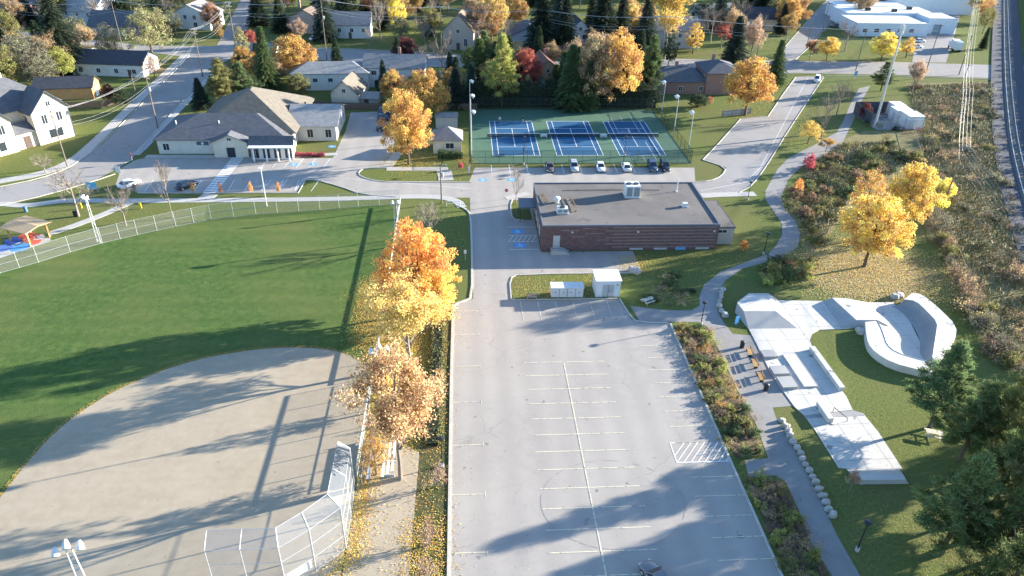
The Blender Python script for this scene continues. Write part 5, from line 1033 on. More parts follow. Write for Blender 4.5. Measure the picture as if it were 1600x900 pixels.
fence('low chain link fence with thick pale cap along right field', XY((-19.3,-25.9),(-19.2,-52),(-19.2,-80.5)), 1.25, CHAIN, GALV, 3.4, cap=(.085,CAPM))
fence('taller chain link fence with pale cap in front of the team bench', XY((-19.2,-80.9),(-19.2,-99.6)), 2.45, CHAIN, GALV, 3.2, rails=(.5,), cap=(.09,CAPM))
fence('black chain link fence around the tennis courts', XY((-5,-4.8),(45,-4.8),(44.6,33.3),(-4.6,33.3),(-5,-4.8)), 3.0, CHAIND, DGREEN, 3.05, rails=(1.0,.5,.03))
fence('thin wire fence beside the railway brush', as_line([(1424,200),(1442,260),(1468,330),(1500,410),(1540,500)]), 1.2, CHAIN, WOODP, 6, rails=(1.0,))
o = thing('backstop', 'tall hooded chain link backstop behind home plate', 'backstop', (-22,-110,0)); B0 = Vector((-22,-110,0))
bpts = [Vector(p) for p in ((-19.5,-100.3,0),(-19.4,-104.4,0),(-19.4,-108.6,0),(-22.0,-111.2,0),(-24.5,-113.2,0),(-28,-113.2,0),(-31.2,-113.2,0))]
hood = [Vector(p) for p in ((-20.7,-100.3,7.0),(-20.7,-104.2,7.0),(-20.7,-107.7,7.0),(-22.8,-109.9,7.0),(-24.9,-111.7,7.0),(-28,-111.7,7.0),(-31.2,-111.7,7.0))]
for a, b in zip(bpts, hood): MB().tube([a-B0, Vector((a.x,a.y,6.0))-B0, b-B0], .06, 7).build('post', GALV, o)
for i in range(6):
    a, b, c, d = bpts[i]-B0, bpts[i+1]-B0, hood[i]-B0, hood[i+1]-B0; up = Vector((0,0,6)); MB().add([a,b,b+up,a+up,d,c],[(0,1,2,3),(3,2,4,5)]).build('mesh_panel', CHAINB, o)
for z in (.05,2.0,4.0,6.0): MB().tube([p-B0+Vector((0,0,z)) for p in bpts], .03, 5).build('rail', GALV, o)
MB().tube([p-B0 for p in hood], .035, 5).build('rail', GALV, o)
a, b = Vector((-22.2,-111.3,0)), Vector((-24.2,-112.9,0)); d = (b-a).normalized(); nn = Vector((-d.y,d.x,0)); mb = MB(); q = [a-nn*.2, b-nn*.2, b-nn*.28, a-nn*.28]; mb.prism([(p.x-B0.x,p.y-B0.y) for p in q], .5, 1.5); mb.build('white_banner', WHITE, o)
ALU = mat('aluminium', (.66,.67,.68), (.58,.59,.6), 2, .35, metal=.6)
t = thing('team_bench', 'long grey team bench beside the field fence', 'bench', (-18.1,-96.3,0))
boxm(-.2,.2,-3.2,3.2,.42,.47).build('seat', ALU, t); boxm(.28,.33,-3.2,3.2,.65,1.0).build('backrest', ALU, t)
for y in (-2.8,-1,1,2.8): boxm(-.15,.3,y-.04,y+.04,0,.42).build('leg', ALU, t)
t = thing('spectator_bleacher', 'low white bleacher behind the team bench', 'bleacher', (-15.9,-96.6,0))
for i in range(3): boxm(-.75+.55*i,-.45+.55*i,-2.6,2.6,.4+.3*i,.45+.3*i).build('seat_plank', WHITE, t)
for y in (-2.2,0,2.2): boxm(-.7,.7,y-.05,y+.05,0,.36).build('frame', GALV, t)
t = thing('dugout_shade', 'dark slatted shade screen on the field fence', 'screen', (-18.8,-96.2,0))
for i in range(9): boxm(-.03,.03,-3.3+i*.75,-2.58+i*.75,.35,1.05).build('slat', flat('screen_slat',(.07,.075,.085)), t)
for y in (-3.35,0,3.4): MB().tube([(0,y,0),(0,y,1.2)], .05, 6).build('post', GALV, t)
def wood_fence(label, pts, h=1.8, c=(.17,.125,.095)):
    ln = as_line(pts); o = thing('board_fence', label, 'fence', ln[0]); bm_ = boxm(-.07,.07,-.015,.015,.05,h).mesh('board', mat('fence_board_%d' % int(c[0]*1000), c, tuple(x*.7 for x in c), 2)); pm = boxm(-.07,.07,-.07,.07,0,h+.1).mesh('post', WOODP)
    n = 0
    for a, b in zip(ln, ln[1:]):
        L_ = (b-a).length; ang = math.atan2(b.y-a.y,b.x-a.x); m = int(L_/2.4)
        rl_ = boxm(0,L_,-.05,-.018,.4,.5).mesh('rail', WOODP)
        for z in (0,.9): link('rail', rl_, o, loc=a-ln[0]+Vector((0,0,z)), rz=ang)
        for j in range(m+1): link('post', pm, o, loc=(a-ln[0]).lerp(b-ln[0], j/max(1,m)), rz=ang)
        panel = MB(); bn = int(L_/.16)
        for j in range(bn): panel.box(j*.16+.01,j*.16+.15,-.015,.015,.05,h-.03*(j%2))
        p_ = panel.build('boards', bm_.materials[0], o, loc=a-ln[0], rz=ang, kind='stuff')
wood_fence('brown board fence behind the stone house lawn', [(96,170),(160,168),(205,160)])
wood_fence('grey brown board fence between clinic and back gardens', [(448,166),(520,170),(600,172)])
wood_fence('board fence left of the cedar hedge', [(690,172),(745,172)])
wood_fence('pale board fence beside the round gold tree', [(1128,182),(1172,178)], 1.6, (.5,.48,.46))

# ================================================================== POLES, LAMPS, WIRES
def utility_pole(label, base, top_y, arms=2, lamp=False, m=WOODP, transformer=False, yaw=0):
    b = G(*base); h = height_at(b, top_y); o = thing('utility_pole', label, 'utility pole', b, R(yaw)); MB().tube([(0,0,0),(0,0,h*.5),(0,0,h)], [.17,.14,.10], 8).build('pole', m, o)
    for i in range(arms):
        z = h-.3-1.1*i; ca = boxm(-1.15,1.15,-.06,.06,z-.06,z+.06).build('crossarm', m, o)
        for x in (-1.05,-.45,.45,1.05): MB().tube([(x,0,z+.06),(x,0,z+.28)], .05, 6).build('insulator', WHITE, ca)
    if transformer: MB().tube([(.32,0,h*.68),(.32,0,h*.68+.9)], .24, 10).build('transformer', GALV, o)
    if lamp: MB().tube([(0,0,h*.7),(1.2,-.2,h*.74),(1.9,-.3,h*.74)], .05, 6).build('lamp_arm', GALV, o); boxm(1.7,2.4,-.42,-.18,h*.74-.12,h*.74).build('lamp_head', WHITE, o)
    return o, b, h
UP = {}
for key, lb, base, top, kw in (
  ('a','utility pole in the foreground of the left street by the stone house',(106,262),172,dict(arms=2,transformer=True,yaw=-35)),('b','utility pole beside the clinic corner on the left street',(247,201),113,dict(arms=2,transformer=True,yaw=-35)),('c','utility pole with cross arms where the left street meets the far street',(317,120),45,dict(arms=2,yaw=-35)),('d','tall utility pole at the street junction',(369,78),3,dict(arms=2,yaw=-35)),
  ('e','thin short pole on the lawn left of the side street',(213,150),117,dict(arms=0)),('f','leaning utility pole in front of the low blue grey roofed house',(192,77),0,dict(arms=1)),('g','utility pole beside the driveway of the white raised house',(511,94),-2,dict(arms=1,transformer=True)),('h','slim utility pole near the chapel style house',(690,86),10,dict(arms=1)),('i','utility pole in front of the shaded porch house',(843,87),14,dict(arms=1,transformer=True)),
  ('j','pale utility pole beside the ivy covered trunk',(1030,108),25,dict(arms=1)),('k','thin pole left of the timber roofed corner lot',(16,44),2,dict(arms=1)),('l','pole left of the north road by the corner lawn',(1260,75),22,dict(arms=1)),('m','second pole along the north road',(1285,52),4,dict(arms=1)),('n','pole in front of the workshop windows',(1337,110),45,dict(arms=0)),('p','pole beside the workshop drive',(1446,115),38,dict(arms=1)),
  ('q','nearest dark railway pole in the brush',(1475,319),228,dict(arms=1)),('r','second dark railway pole in the brush',(1485,222),140,dict(arms=1)),('s','third railway pole behind the brush',(1492,165),100,dict(arms=1)),('t','railway pole where the far street crosses the tracks',(1498,117),55,dict(arms=1)),('u','wooden pole with junction boxes beside the field gate',(690,318),256,dict(arms=1,transformer=True))):
    UP[key] = utility_pole(lb, base, top, **kw)
WIREM = mat('wire_aluminium', (.5,.5,.51), (.44,.44,.45), 1, .5, metal=.3)
def wires(label, keys, offs, sag=.6, start=None, end=None, r=.016, group=None):
    for n_, (dx, dz) in enumerate(offs):
        pts = []
        tops = ([start] if start else [])+[UP[k][1]+Vector((0,0,UP[k][2])) for k in keys]+([end] if end else [])
        for a, b in zip(tops, tops[1:]):
            d = b-a; d.z = 0; d.normalize(); sd = Vector((-d.y,d.x,0))*dx; 
            for j in range(9): t = j/8; pts.append(a.lerp(b,t)+sd+Vector((0,0,dz-4*sag*t*(1-t)*(1+.2*n_))))
        MB().tube([p-pts[0] for p in pts], r, 4, cap=False).build('overhead_wire', WIREM, loc=pts[0], label=f"{['topmost','second','third','fourth','fifth','sixth','seventh'][n_]} {label}", cat='wire', group=group)
O4 = [(-1.0,-.1),(-.4,-.1),(.4,-.1),(1.0,-.1),(0,-3.0),(.1,-3.6)]
wires('overhead wire along the left street', 'abcd', O4, 1.0, group='wires along the left street')
wires('overhead wire along the far street', 'fdghij', [(-1,-.1),(.2,-.1),(1,-.1),(0,-2.6),(.1,-3.4)], 1.0, start=UP['k'][1]+Vector((0,0,UP['k'][2])), end=Vector((150,82,11)), r=.028, group='wires along the far street')
wires('overhead wire along the railway', 'qrst', [(-1.0,0),(-.3,0),(.4,0),(1.0,0),(-.2,-2.0),(.2,-2.8)], .5, start=Vector((G(1610,520).x,G(1610,520).y,11)), end=Vector((G(1522,0).x,G(1522,0).y,10)), group='wires along the railway')
# tall mast
b = G(1366,199); hM = height_at(b, 38); o = thing('tall_mast', 'very tall silver steel mast beside the utility compound', 'mast', b); MB().tube([(0,0,0),(0,0,hM*.5),(0,0,hM)], [.33,.27,.2], 10).build('pole', GALV, o)
for i in range(3): boxm(-.12+.5*math.cos(i*2.1),.12+.5*math.cos(i*2.1),-.12+.5*math.sin(i*2.1),.12+.5*math.sin(i*2.1),hM-2.4,hM-.2).build('antenna', WHITE, o)
boxm(-.5,.5,-.5,.5,0,.35).build('base', CONC, o)
# lattice field-light towers
def light_tower(label, base, top_y, yaw, heads=3, tw=.45, hh=None):
    b = G(*base) if not isinstance(base, Vector) else base; h = hh or height_at(b, top_y); o = thing('field_light_tower', label, 'light tower', b, R(yaw))
    for s in (-1,1): MB().tube([(s*tw,0,0),(s*tw*.5,0,h)], .06, 6).build('upright', WHITE, o)
    lat = MB(); n = int(h/.8)
    for i in range(n):
        z0, z1 = h*i/n, h*(i+1)/n; w0, w1 = tw*(1-.5*i/n), tw*(1-.5*(i+1)/n); s = 1 if i%2 else -1; lat.tube([(-w0*s,0,z0),(w1*s,0,z1)], .03, 4, cap=False); lat.tube([(-w1,0,z1),(w1,0,z1)], .03, 4, cap=False)
    lat.build('lattice', WHITE, o)
    for i in range(heads):
        x = (i-(heads-1)/2)*.95; z = h+.25+(.55 if i == 1 and heads == 3 else 0); mb = MB(); mb.tube([(x,.15,z+.28),(x,-.05,z+.12),(x,-.5,z-.22)], [.12,.25,.37], 12); hd = mb.build('floodlight', WHITE, o); MB().tube([(x,-.5,z-.22),(x,-.53,z-.24)], .31, 12).build('lens', GALV, hd)
    MB().tube([(-.95,0,h),(.95,0,h)], .05, 5).build('head_bar', WHITE, o); return o
light_tower('white lattice light tower at the lower left of the infield', Vector((G(107,858,9.6).x,G(107,858,9.6).y,0)), 0, 20, 3, hh=9.6)
light_tower('white lattice light tower beside the half bare yellow maple', (600,640), 548, 15, 3)
light_tower('white light tower by the right field corner', (621,374), 318, 10, 2)
light_tower('lattice light tower inside the fence by the pavilion', (155,379), 310, -30, 2)
def lamp(label, base, top_y, m=DARKM, arm=.0, hh=None):
    b = G(*base) if not isinstance(base, Vector) else base; h = hh or height_at(b, top_y); o = thing('lamp_post', label, 'lamp post', b); MB().tube([(0,0,.35),(0,0,h)], [.08,.055], 8).build('pole', m, o); MB().tube([(0,0,0),(0,0,.4)], .24, 10).build('base', CONC, o)
    MB().tube([(0,0,h-.05),(0,0,h+.12),(0,0,h+.2)], [.34,.40,.1], 12).build('lamp_head', m, o); return o
for lb, bs, tp in (('black lamp post among shrubs at the top of the planting bed',(1095,507),473),('black lamp post in the leafy strip left of the lot',(691,729),686),('black lamp post on the lower right lawn',(1339,860),817),('black lamp post on the lawn right of the flat roofed building',(1193,397),365),('black lamp post beside the park street bend',(1168,312),285)): lamp(lb, bs, tp)
lamp('black lamp post in front of the left court', (818,257), 214); lamp('black lamp post in front of the right court', (974,257), 214)
for lb, x, y, m in (('front left',-4.9,.6,0),('middle left',-4.9,12.5,0),('back left',-4.9,24.5,0),('front right',45.6,.6,0),('middle right',45.2,12.5,0),('back right',44.9,24.5,0)):
    o = thing('court_light', f'silver court floodlight pole, the {lb} one', 'floodlight pole', (x,y,0)); MB().tube([(0,0,0),(0,0,10.2)], [.13,.08], 8).build('pole', GALV, o); s = 1 if x < 0 else -1
    for dy in (-.35,.35): MB().tube([(s*.1,dy,10.3),(s*.35,dy,10.2),(s*.85,dy,9.85)], [.12,.26,.36], 10).build('floodlight', WHITE, o)
    boxm(-.08,.08,-.6,.6,10.15,10.25).build('head_bar', GALV, o)
o = thing('lot_light_pole', 'slim white light pole at the edge of the clinic lot', 'light pole', G(417,322)); MB().tube([(0,0,0),(0,0,8)], [.1,.06], 8).build('pole', WHITE, o); boxm(-.3,.3,-.7,.1,7.95,8.1).build('lamp_head', WHITE, o)

# ================================================================== VEHICLES
def paintm(name, c): return mat('car_'+name, c, tuple(x*.96 for x in c), 1, .25, spec=.6)
CARP = dict(white=paintm('white',(.72,.72,.72)), grey=paintm('grey',(.16,.165,.175)), silver=paintm('silver',(.40,.41,.43)), dark=paintm('dark',(.02,.025,.035)), blue=paintm('navy',(.04,.06,.11)), red=paintm('red',(.38,.03,.03)), brown=paintm('brown',(.085,.065,.06)))
HEADL = flat('headlight', (.8,.8,.78), .2); TAILL = flat('tail_light', (.45,.03,.02), .3)
def loft(st, m=None):
    """stations (x, half width at sill, half width at belt, z0, z1) -> closed body"""
    mb = MB(); ring = 8; vs = []
    for x, ws, wb, z0, z1 in st: vs += [(x,-ws*.92,z0),(x,-ws,z0+.14),(x,-wb,z1-.12),(x,-wb*.86,z1),(x,wb*.86,z1),(x,wb,z1-.12),(x,ws,z0+.14),(x,ws*.92,z0)]
    n = len(st); fs = [(i*ring+j, (i+1)*ring+j, (i+1)*ring+(j+1)%ring, i*ring+(j+1)%ring) for i in range(n-1) for j in range(ring)]+[tuple(range(ring)), tuple((n-1)*ring+j for j in range(ring-1,-1,-1))]
    return mb.add(vs, fs)
CARS = {}
def car_meshes(kind):
    if kind in CARS: return CARS[kind]
    L2 = dict(sedan=2.3, suv=2.35, pickup=2.8)[kind]; dz = dict(sedan=0, suv=.14, pickup=.2)[kind]
    body = loft([(-L2,.66,.64,.42,.72+dz),(-L2+.12,.80,.80,.30,.88+dz),(-L2+.7,.87,.87,.24,.95+dz),(0,.89,.89,.22,.93+dz),(L2-1.3,.88,.87,.24,.90+dz),(L2-.35,.83,.80,.28,.78+dz),(L2-.06,.74,.68,.34,.66+dz),(L2,.62,.58,.42,.58+dz)])
    if kind == 'sedan': cab = [(-1.75,.92),(-1.05,1.40),(.25,1.42),(1.0,.92)]
    elif kind == 'suv': cab = [(-2.2,1.05),(-1.95,1.66),(.2,1.70),(1.0,1.06)]
    else: cab = [(-.55,1.12),(-.35,1.80),(.75,1.80),(1.4,1.12)]
    gl = MB(); vs = []
    for x, z in cab:
        wd = .80 if z < 1.2 else .62; vs += [(x,-wd,z),(x,wd,z)]
    gl.add(vs, [(0,1,3,2),(2,3,5,4),(4,5,7,6),(0,2,4,6),(1,7,5,3),(0,6,7,1)])
    x0, x1, z = cab[1][0], cab[2][0], cab[1][1]; rf = MB(); rf.add([(x0-.05,-.64,z-.03),(x1+.05,-.64,z-.01),(x1+.05,.64,z-.01),(x0-.05,.64,z-.03),(x0,-.58,z+.05),(x1,-.58,z+.06),(x1,.58,z+.06),(x0,.58,z+.05)], [(3,2,1,0),(4,5,6,7),(0,1,5,4),(1,2,6,5),(2,3,7,6),(3,0,4,7)])
    pil = MB()
    for s in (-1,1):
        for k in (0,3): a = Vector((cab[k][0],s*.81,cab[k][1])); b = Vector((cab[1 if k == 0 else 2][0],s*.63,z)); pil.tube([a,b], .05, 4)
        xm = (x0+x1)/2-.1; pil.tube([(xm,s*.815,.98+dz),(xm,s*.635,z)], .05, 4)
    wh = MB().tube([(0,-.11,0),(0,.11,0)], .33, 14).mesh('wheel', TYRE); ri = MB().tube([(0,-.118,0),(0,.118,0)], .2, 10).mesh('rim', GALV)
    bed = None
    if kind == 'pickup': bed = boxm(-2.65,-.75,-.70,.70,1.135,1.17)
    CARS[kind] = (body, gl.mesh('windows', GLASS), rf, pil, wh, ri, L2, dz, bed); return CARS[kind]
def car(label, kind, colr, p, yaw, group=None, cat='car'):
    body, gl, rf, pil, wh, ri, L2, dz, bed = car_meshes(kind); key = (kind, colr)
    if key not in CARS: CARS[key] = (body.mesh('body', CARP[colr], True), rf.mesh('roof', CARP[colr]), pil.mesh('pillars', CARP[colr]))
    p = G(*p) if not isinstance(p, Vector) else p
    o = thing('pickup_truck' if kind == 'pickup' else 'parked_car', label, cat, (p.x,p.y,.03), R(yaw), group); link('body', CARS[key][0], o); link('windows', gl, o); link('roof', CARS[key][1], o); link('pillars', CARS[key][2], o)
    for x in (-L2+.85, L2-.9):
        for y in (-.80,.80): w_ = link('wheel', wh, o, loc=(x,y,.33)); link('rim', ri, w_)
    for y in (-.55,.55): boxm(L2-.10,L2+.005,y-.16,y+.16,.53+dz*.6,.66+dz*.6).build('headlight', HEADL, o); boxm(-L2-.005,-L2+.12,y-.15,y+.15,.56+dz,.70+dz).build('tail_light', TAILL, o)
    boxm(L2-.02,L2+.03,-.3,.3,.36,.46).build('number_plate', WHITE, o)
    for y in (-.98,.88): boxm(.75,.9,y,y+.1,.95+dz,1.08+dz).build('mirror', CARP[colr], o)
    if bed: bed.build('cargo_bed', DARKM, o)
    return o
R1 = 'cars parked in front of the tennis courts'
for lb, k, c, x in (('brown car, leftmost of the row in front of the courts','sedan','brown',861),('silver car second from left in front of the courts','suv','silver',900),('white car third in the row in front of the courts','sedan','white',942),('white car fourth in the row in front of the courts','sedan','white',983),('dark navy car left of the last one in front of the courts','suv','blue',1025),('black car at the right end of the row in front of the courts','suv','dark',1045)):
    p = G(x, 275); car(lb, k, c, Vector((p.x,-8.2,0)), -92 if x != 983 else 88, R1)
car('dark grey car entering at the bottom edge of the parking lot','sedan','grey',Vector((G(1028,903,.8).x,G(1028,903,.8).y,0)),112)
car('white car in the clinic lot, left one','sedan','white',(203,291),52); car('black car in the clinic lot behind the slim bare tree','sedan','dark',(292,293),52)
for i, (x, y, lb) in enumerate(((605,178,'dark car, rearmost of three by the golden maple'),(604,188,'dark car, middle of three by the golden maple'),(603,204,'black car, nearest of three by the golden maple'))): car(lb, 'suv' if i < 2 else 'sedan', 'blue' if i < 2 else 'dark', (x,y), 4, 'cars beside the golden maple')
car('white car driving on the park street near the far junction','suv','white',(1276,127),-118)
car('red car in the driveway beside the white bungalow','suv','red',(565,127),92); car('dark pickup in the driveway behind the red car','pickup','dark',(570,112),92,cat='pickup'); car('small white car by the far street left of the shaded house','sedan','white',(664,114),10); car('white car parked beside the pink half bare tree','sedan','white',(492,62),60)
for lb, c, x, y in (('white car beside the workshop, nearer one','white',1431,75),('white car beside the workshop, farther one','white',1436,66),('grey car at the workshop corner lawn','grey',1306,42),('silver car next to the grey one at the corner lawn','silver',1316,38)): car(lb,'sedan',c,(x,y),10)
car('white car behind the white bungalow by the far street','sedan','white',(146,83),5); car('dark car parked behind the court hedge','suv','dark',(748,125),20)
t = thing('box_truck', 'white box truck parked beside the railway poles', 'truck', G(1490,78), R(75)); boxm(-4,1.6,-1.25,1.25,.9,3.6).build('cargo_box', WHITE, t); boxm(1.65,3.6,-1.15,1.15,.6,2.7).build('cab', WHITE, t); boxm(3.3,3.64,-1.0,1.0,1.6,2.5).build('windscreen', GLASS, t)
for x in (-3,-1.8,2.6):
    for y in (-1.1,1.1): MB().tube([(x,y-.14,.48),(x,y+.14,.48)], .48, 12).build('wheel', TYRE, t)

# ================================================================== SMALL THINGS IN THE PARK
t = thing('storage_container', 'long low white container on the island lawn', 'container', G(885,461), R(-1)); boxm(-2.55,2.55,-.85,.85,.12,1.75).build('body', WHITE, t); boxm(-2.65,2.65,-.95,.95,1.752,1.9).build('lid', WHITE, t)
for x in (-2.3,2.3):
    for y in (-.7,.7): boxm(x-.12,x+.12,y-.12,y+.12,0,.12).build('foot', DARKM, t)
for x in (-1.3,0,1.3): boxm(x-.03,x+.03,-.87,-.852,.2,1.7).build('seam', DARKM, t)
for x in (-1.9,-.6,.6,1.9): boxm(x-.12,x+.12,-.89,-.852,.95,1.05).build('latch', DARKM, t)
t = thing('white_shed', 'tall white shed with flat roof on the island lawn', 'shed', (G(949,464).x, G(949,464).y+1.7,0)); boxm(-1.95,1.95,-1.7,1.7,0,2.9).build('wall', banded('white_cladding',(.74,.74,.74),(.68,.68,.68),.3,.5,'X'), t); boxm(-2.1,2.1,-1.85,1.85,2.902,3.05).build('roof', WROOF, t); dr = boxm(-.9,.9,-1.76,-1.702,.05,2.3).build('door', GALV, t); boxm(-.02,.02,-1.775,-1.761,.05,2.3).build('door_gap', DARKM, dr); boxm(.1,.16,-1.80,-1.761,1.0,1.25).build('handle', DARKM, dr); boxm(1.2,1.7,-1.73,-1.702,2.0,2.4).build('louvre', GALV, t); boxm(-2.12,-2.0,-1.9,1.9,2.78,2.9).build('gutter', GALV, t)
def picnic(label, px, yaw):
    t = thing('picnic_table', label, 'picnic table', G(*px), R(yaw)); c = mat('bleached_timber', (.62,.56,.47), (.5,.45,.38), 2)
    for i in range(4): boxm(-.95,.95,-.38+i*.19,-.21+i*.19,.72,.76).build('table_board', c, t)
    for y in (-.72,.58): boxm(-.95,.95,y,y+.28,.43,.47).build('seat', c, t)
    for x in (-.65,.65): MB().tube([(x,-.7,0),(x,-.2,.71)], .045, 5).build('leg', c, t); MB().tube([(x,.7,0),(x,.2,.71)], .045, 5).build('leg', c, t); boxm(x-.04,x+.04,-.7,.8,.37,.42).build('cross_brace', c, t)
picnic('pale picnic table at the edge of the upper lot', (1012,473), 28); picnic('pale picnic table under the pine beside the skate park', (1457,682), -20)
t = thing('park_bench', 'small pinkish bench left of the white container', 'bench', G(831,467)); BN = mat('pink_timber', (.5,.36,.29), (.42,.3,.24), 2)
for i in range(3): boxm(-.8,.8,-.3+i*.17,-.16+i*.17,.44,.48).build('seat_slat', BN, t)
for i in range(2): boxm(-.8,.8,.22,.26,.58+i*.17,.72+i*.17).build('back_slat', BN, t)
for x in (-.7,.7): boxm(x-.05,x+.05,-.3,.3,0,.44).build('leg', BN, t); boxm(x-.04,x+.04,.26,.32,.3,.9).build('back_post', BN, t)
def bin_(label, px, m=DARKM, r=.34, h=1.15):
    t = thing('litter_bin', label, 'bin', G(*px)); MB().tube([(0,0,.02),(0,0,h*.8)], [r*.9,r], 12).build('body', m, t); MB().tube([(0,0,h*.8),(0,0,h*.92),(0,0,h)], [r*1.06,r*1.06,r*.6], 12).build('lid', m, t)
bin_('black litter bin at the upper end of the skate park benches', (1159,543)); bin_('black litter bin at the lower end of the skate park benches', (1196,610)); bin_('blue litter bin beside the path left of the pavilion', (41,331), flat('bin_blue',(.08,.16,.28))); bin_('dark litter bin on the left pavement by the pavilion tree', (118,338), DARKM)
benchpts = [G(1170,553), G(1178,571), G(1187,592)]; ang = math.degrees(math.atan2(benchpts[2].y-benchpts[0].y, benchpts[2].x-benchpts[0].x))
for i, p in enumerate(benchpts):
    t = thing('backless_bench', ['upper','middle','lower'][i]+' timber bench of three along the skate park edge', 'bench', p, R(ang), 'benches along the skate park')
    for j in range(3): boxm(-.9,.9,-.24+j*.17,-.09+j*.17,.42,.47).build('seat_slat', TIMBER, t)
    for x in (-.7,.7): boxm(x-.06,x+.06,-.22,.22,0,.42).build('leg', DARKM, t)
    for z in (.62,.8): boxm(-.9,.9,.30,.34,z,z+.13).build('back_slat', TIMBER, t)
    for x in (-.7,.7): boxm(x-.03,x+.03,.26,.30,0,.93).build('back_post', DARKM, t)
t = thing('info_panel', 'blue upright info panel beside the path above the skate park', 'sign', G(1150,508), R(20)); boxm(-.35,.35,-.04,.04,.3,1.6).build('panel', BPAINT, t); boxm(-.05,.05,-.03,.03,0,.3).build('post', GALV, t)
# pavilion and splash pad
t = thing('picnic_pavilion', 'timber pavilion with shingled roof beside the splash pad', 'pavilion', G(48,374), R(-25))
for x in (-2.3,2.3):
    for y in (-1.9,1.9): boxm(x-.12,x+.12,y-.12,y+.12,0,2.6).build('post', TIMBER, t)
for y in (-1.9,1.9): boxm(-2.6,2.6,y-.08,y+.08,2.6,2.8).build('beam', TIMBER, t)
gable_roof(5.2,4.2,2.8,.3,.5,.14).build('roof', mat('cedar_shakes',(.46,.34,.21),(.36,.26,.16),3), t)
sp = sheet('splash_pad', [(-60,398),(0,385),(30,372),(78,372),(80,376),(0,404),(-60,420)], 0.05, CONC)
for k, (px, r, c) in enumerate((((22,376),1.5,(.05,.12,.42)),((42,369),1.4,(.55,.10,.05)),((52,378),1.3,(.50,.12,.08)),((32,387),1.6,(.07,.25,.55)),((6,388),1.4,(.08,.16,.42)),((60,371),1.0,(.6,.6,.62)))):
    q = G(*px); MB().tube([(q.x,q.y,.05),(q.x,q.y,.056+.002*k)], r, 18).build('splash_spot', flat('splash_%d' % k, c, .7), sp)
for x, y, lb in ((44,378,'red picnic table under the pavilion, left one'),(54,372,'red picnic table under the pavilion, right one')):
    t = thing('red_table', lb, 'picnic table', G(x,y), R(-25)); m = flat('table_red',(.42,.08,.05)); boxm(-.8,.8,-.35,.35,.72,.77).build('table_board', m, t)
    for s in (-.6,.6): boxm(-.8,.8,s-.13,s+.13,.42,.46).build('seat', m, t)
    for x_ in (-.55,.55): boxm(x_-.05,x_+.05,-.6,.6,.34,.41).build('cross_brace', m, t); boxm(x_-.05,x_+.05,-.05,.05,0,.72).build('leg', m, t)
# signs, hydrants, posts
def sign(label, px, h, w_, hh, m, yaw=0, name='road_sign', shape='rect'):
    t = thing(name, label, 'sign', G(*px), R(yaw)); MB().tube([(0,0,0),(0,0,h)], .04, 6).build('post', GALV, t); z = h-hh
    if shape == 'oct': 
        p = MB().tube([(0,-.05,h-w_/2),(0,-.075,h-w_/2)], w_/2, 8).build('panel', m, t)
        for k, x in enumerate((-.24,-.08,.08,.24)): boxm(x*w_-.05*w_,x*w_+.05*w_,-.085,-.078,h-w_*.6,h-w_*.4).build('letter', WHITE, p)
    else: boxm(-w_/2,w_/2,-.07,-.045,z,h).build('panel', m, t)
REDS = flat('sign_red',(.5,.03,.03)); 
sign('red stop sign beside the island by the service lane', (791,311), 2.3, .75, .75, REDS, 0, 'stop_sign', 'oct'); sign('red stop sign at the clinic lot exit', (208,255), 2.4, .8, .8, REDS, -30, 'stop_sign', 'oct')
sign('blue sign board beside the left street junction', (146,302), 2.4, 2.0, 1.5, flat('board_blue',(.10,.42,.62)), 0, 'notice_board'); sign('small white sign in the verge left of the lane', (727,408), 2.2, .45, .7, WHITE); sign('white pillar sign at the clinic lot entrance', (186,271), 1.6, 1.0, 1.4, WHITE, 0, 'pillar_sign'); sign('white parking sign by the court parking corner', (733,271), 1.7, .4, 1.4, WHITE, 0, 'marker_sign'); sign('yellow sign on the far verge by the low blue grey roofed house', (167,59), 2.4, .9, .9, flat('sign_yellow',(.7,.45,.03)), 0, 'warning_sign'); sign('blue sign at the far street corner', (1335,124), 2.6, .9, 1.5, flat('board_blue2',(.12,.4,.62)), 0, 'notice_board')
for px, lb in (((220,326),'yellow marker post beside the curved pavement'),((127,326),'yellow marker board by the largest bare tree')):
    t = thing('marker_post', lb, 'marker', G(*px)); m = flat('marker_yellow',(.68,.5,.03)); boxm(-.22,.22,-.1,.1,.15,1.2).build('board', m, t); boxm(-.1,.1,-.05,.05,0,.15).build('post', m, t)
t = thing('barrier_gate', 'white swing barrier beside the field corner pavement', 'barrier', G(705,322)); MB().tube([(-.9,0,0),(-.9,0,1.0),(1.8,0,1.05),(1.8,0,0)], .07, 6).build('frame', WHITE, t); MB().tube([(-.9,0,.5),(1.8,0,.55)], .05, 6).build('rail', WHITE, t)
for x, lb in ((849,'left'),(876,'middle')): pass
# nets, benches and players on the courts
NET = mesh_mat('net_mesh', (.03,.04,.05), .55)
for i in range(3):
    x0 = 14.72*i; t = thing('tennis_net', ['left','middle','right'][i]+' tennis net across its blue court', 'net', (x0+5.485,11.885,0)); boxm(-6.3,6.3,-.012,.012,.12,1.0).build('net_mesh', NET, t); boxm(-6.35,6.35,-.04,.04,.98,1.07).build('head_band', PAINT, t)
    for x in (-6.4,6.4): MB().tube([(x,0,0),(x,0,1.1)], .06, 6).build('post', DGREEN, t)
for i in range(2):
    t = thing('court_bench', ['left','right'][i]+' white bench between two courts', 'bench', (12.9+14.72*i,11.7,0)); boxm(-.8,.8,-.25,.25,.42,.48).build('seat', WHITE, t); boxm(-.8,.8,.22,.28,.6,.95).build('backrest', WHITE, t)
    for x in (-.65,.65): boxm(x-.05,x+.05,-.2,.25,0,.42).build('leg', WHITE, t)
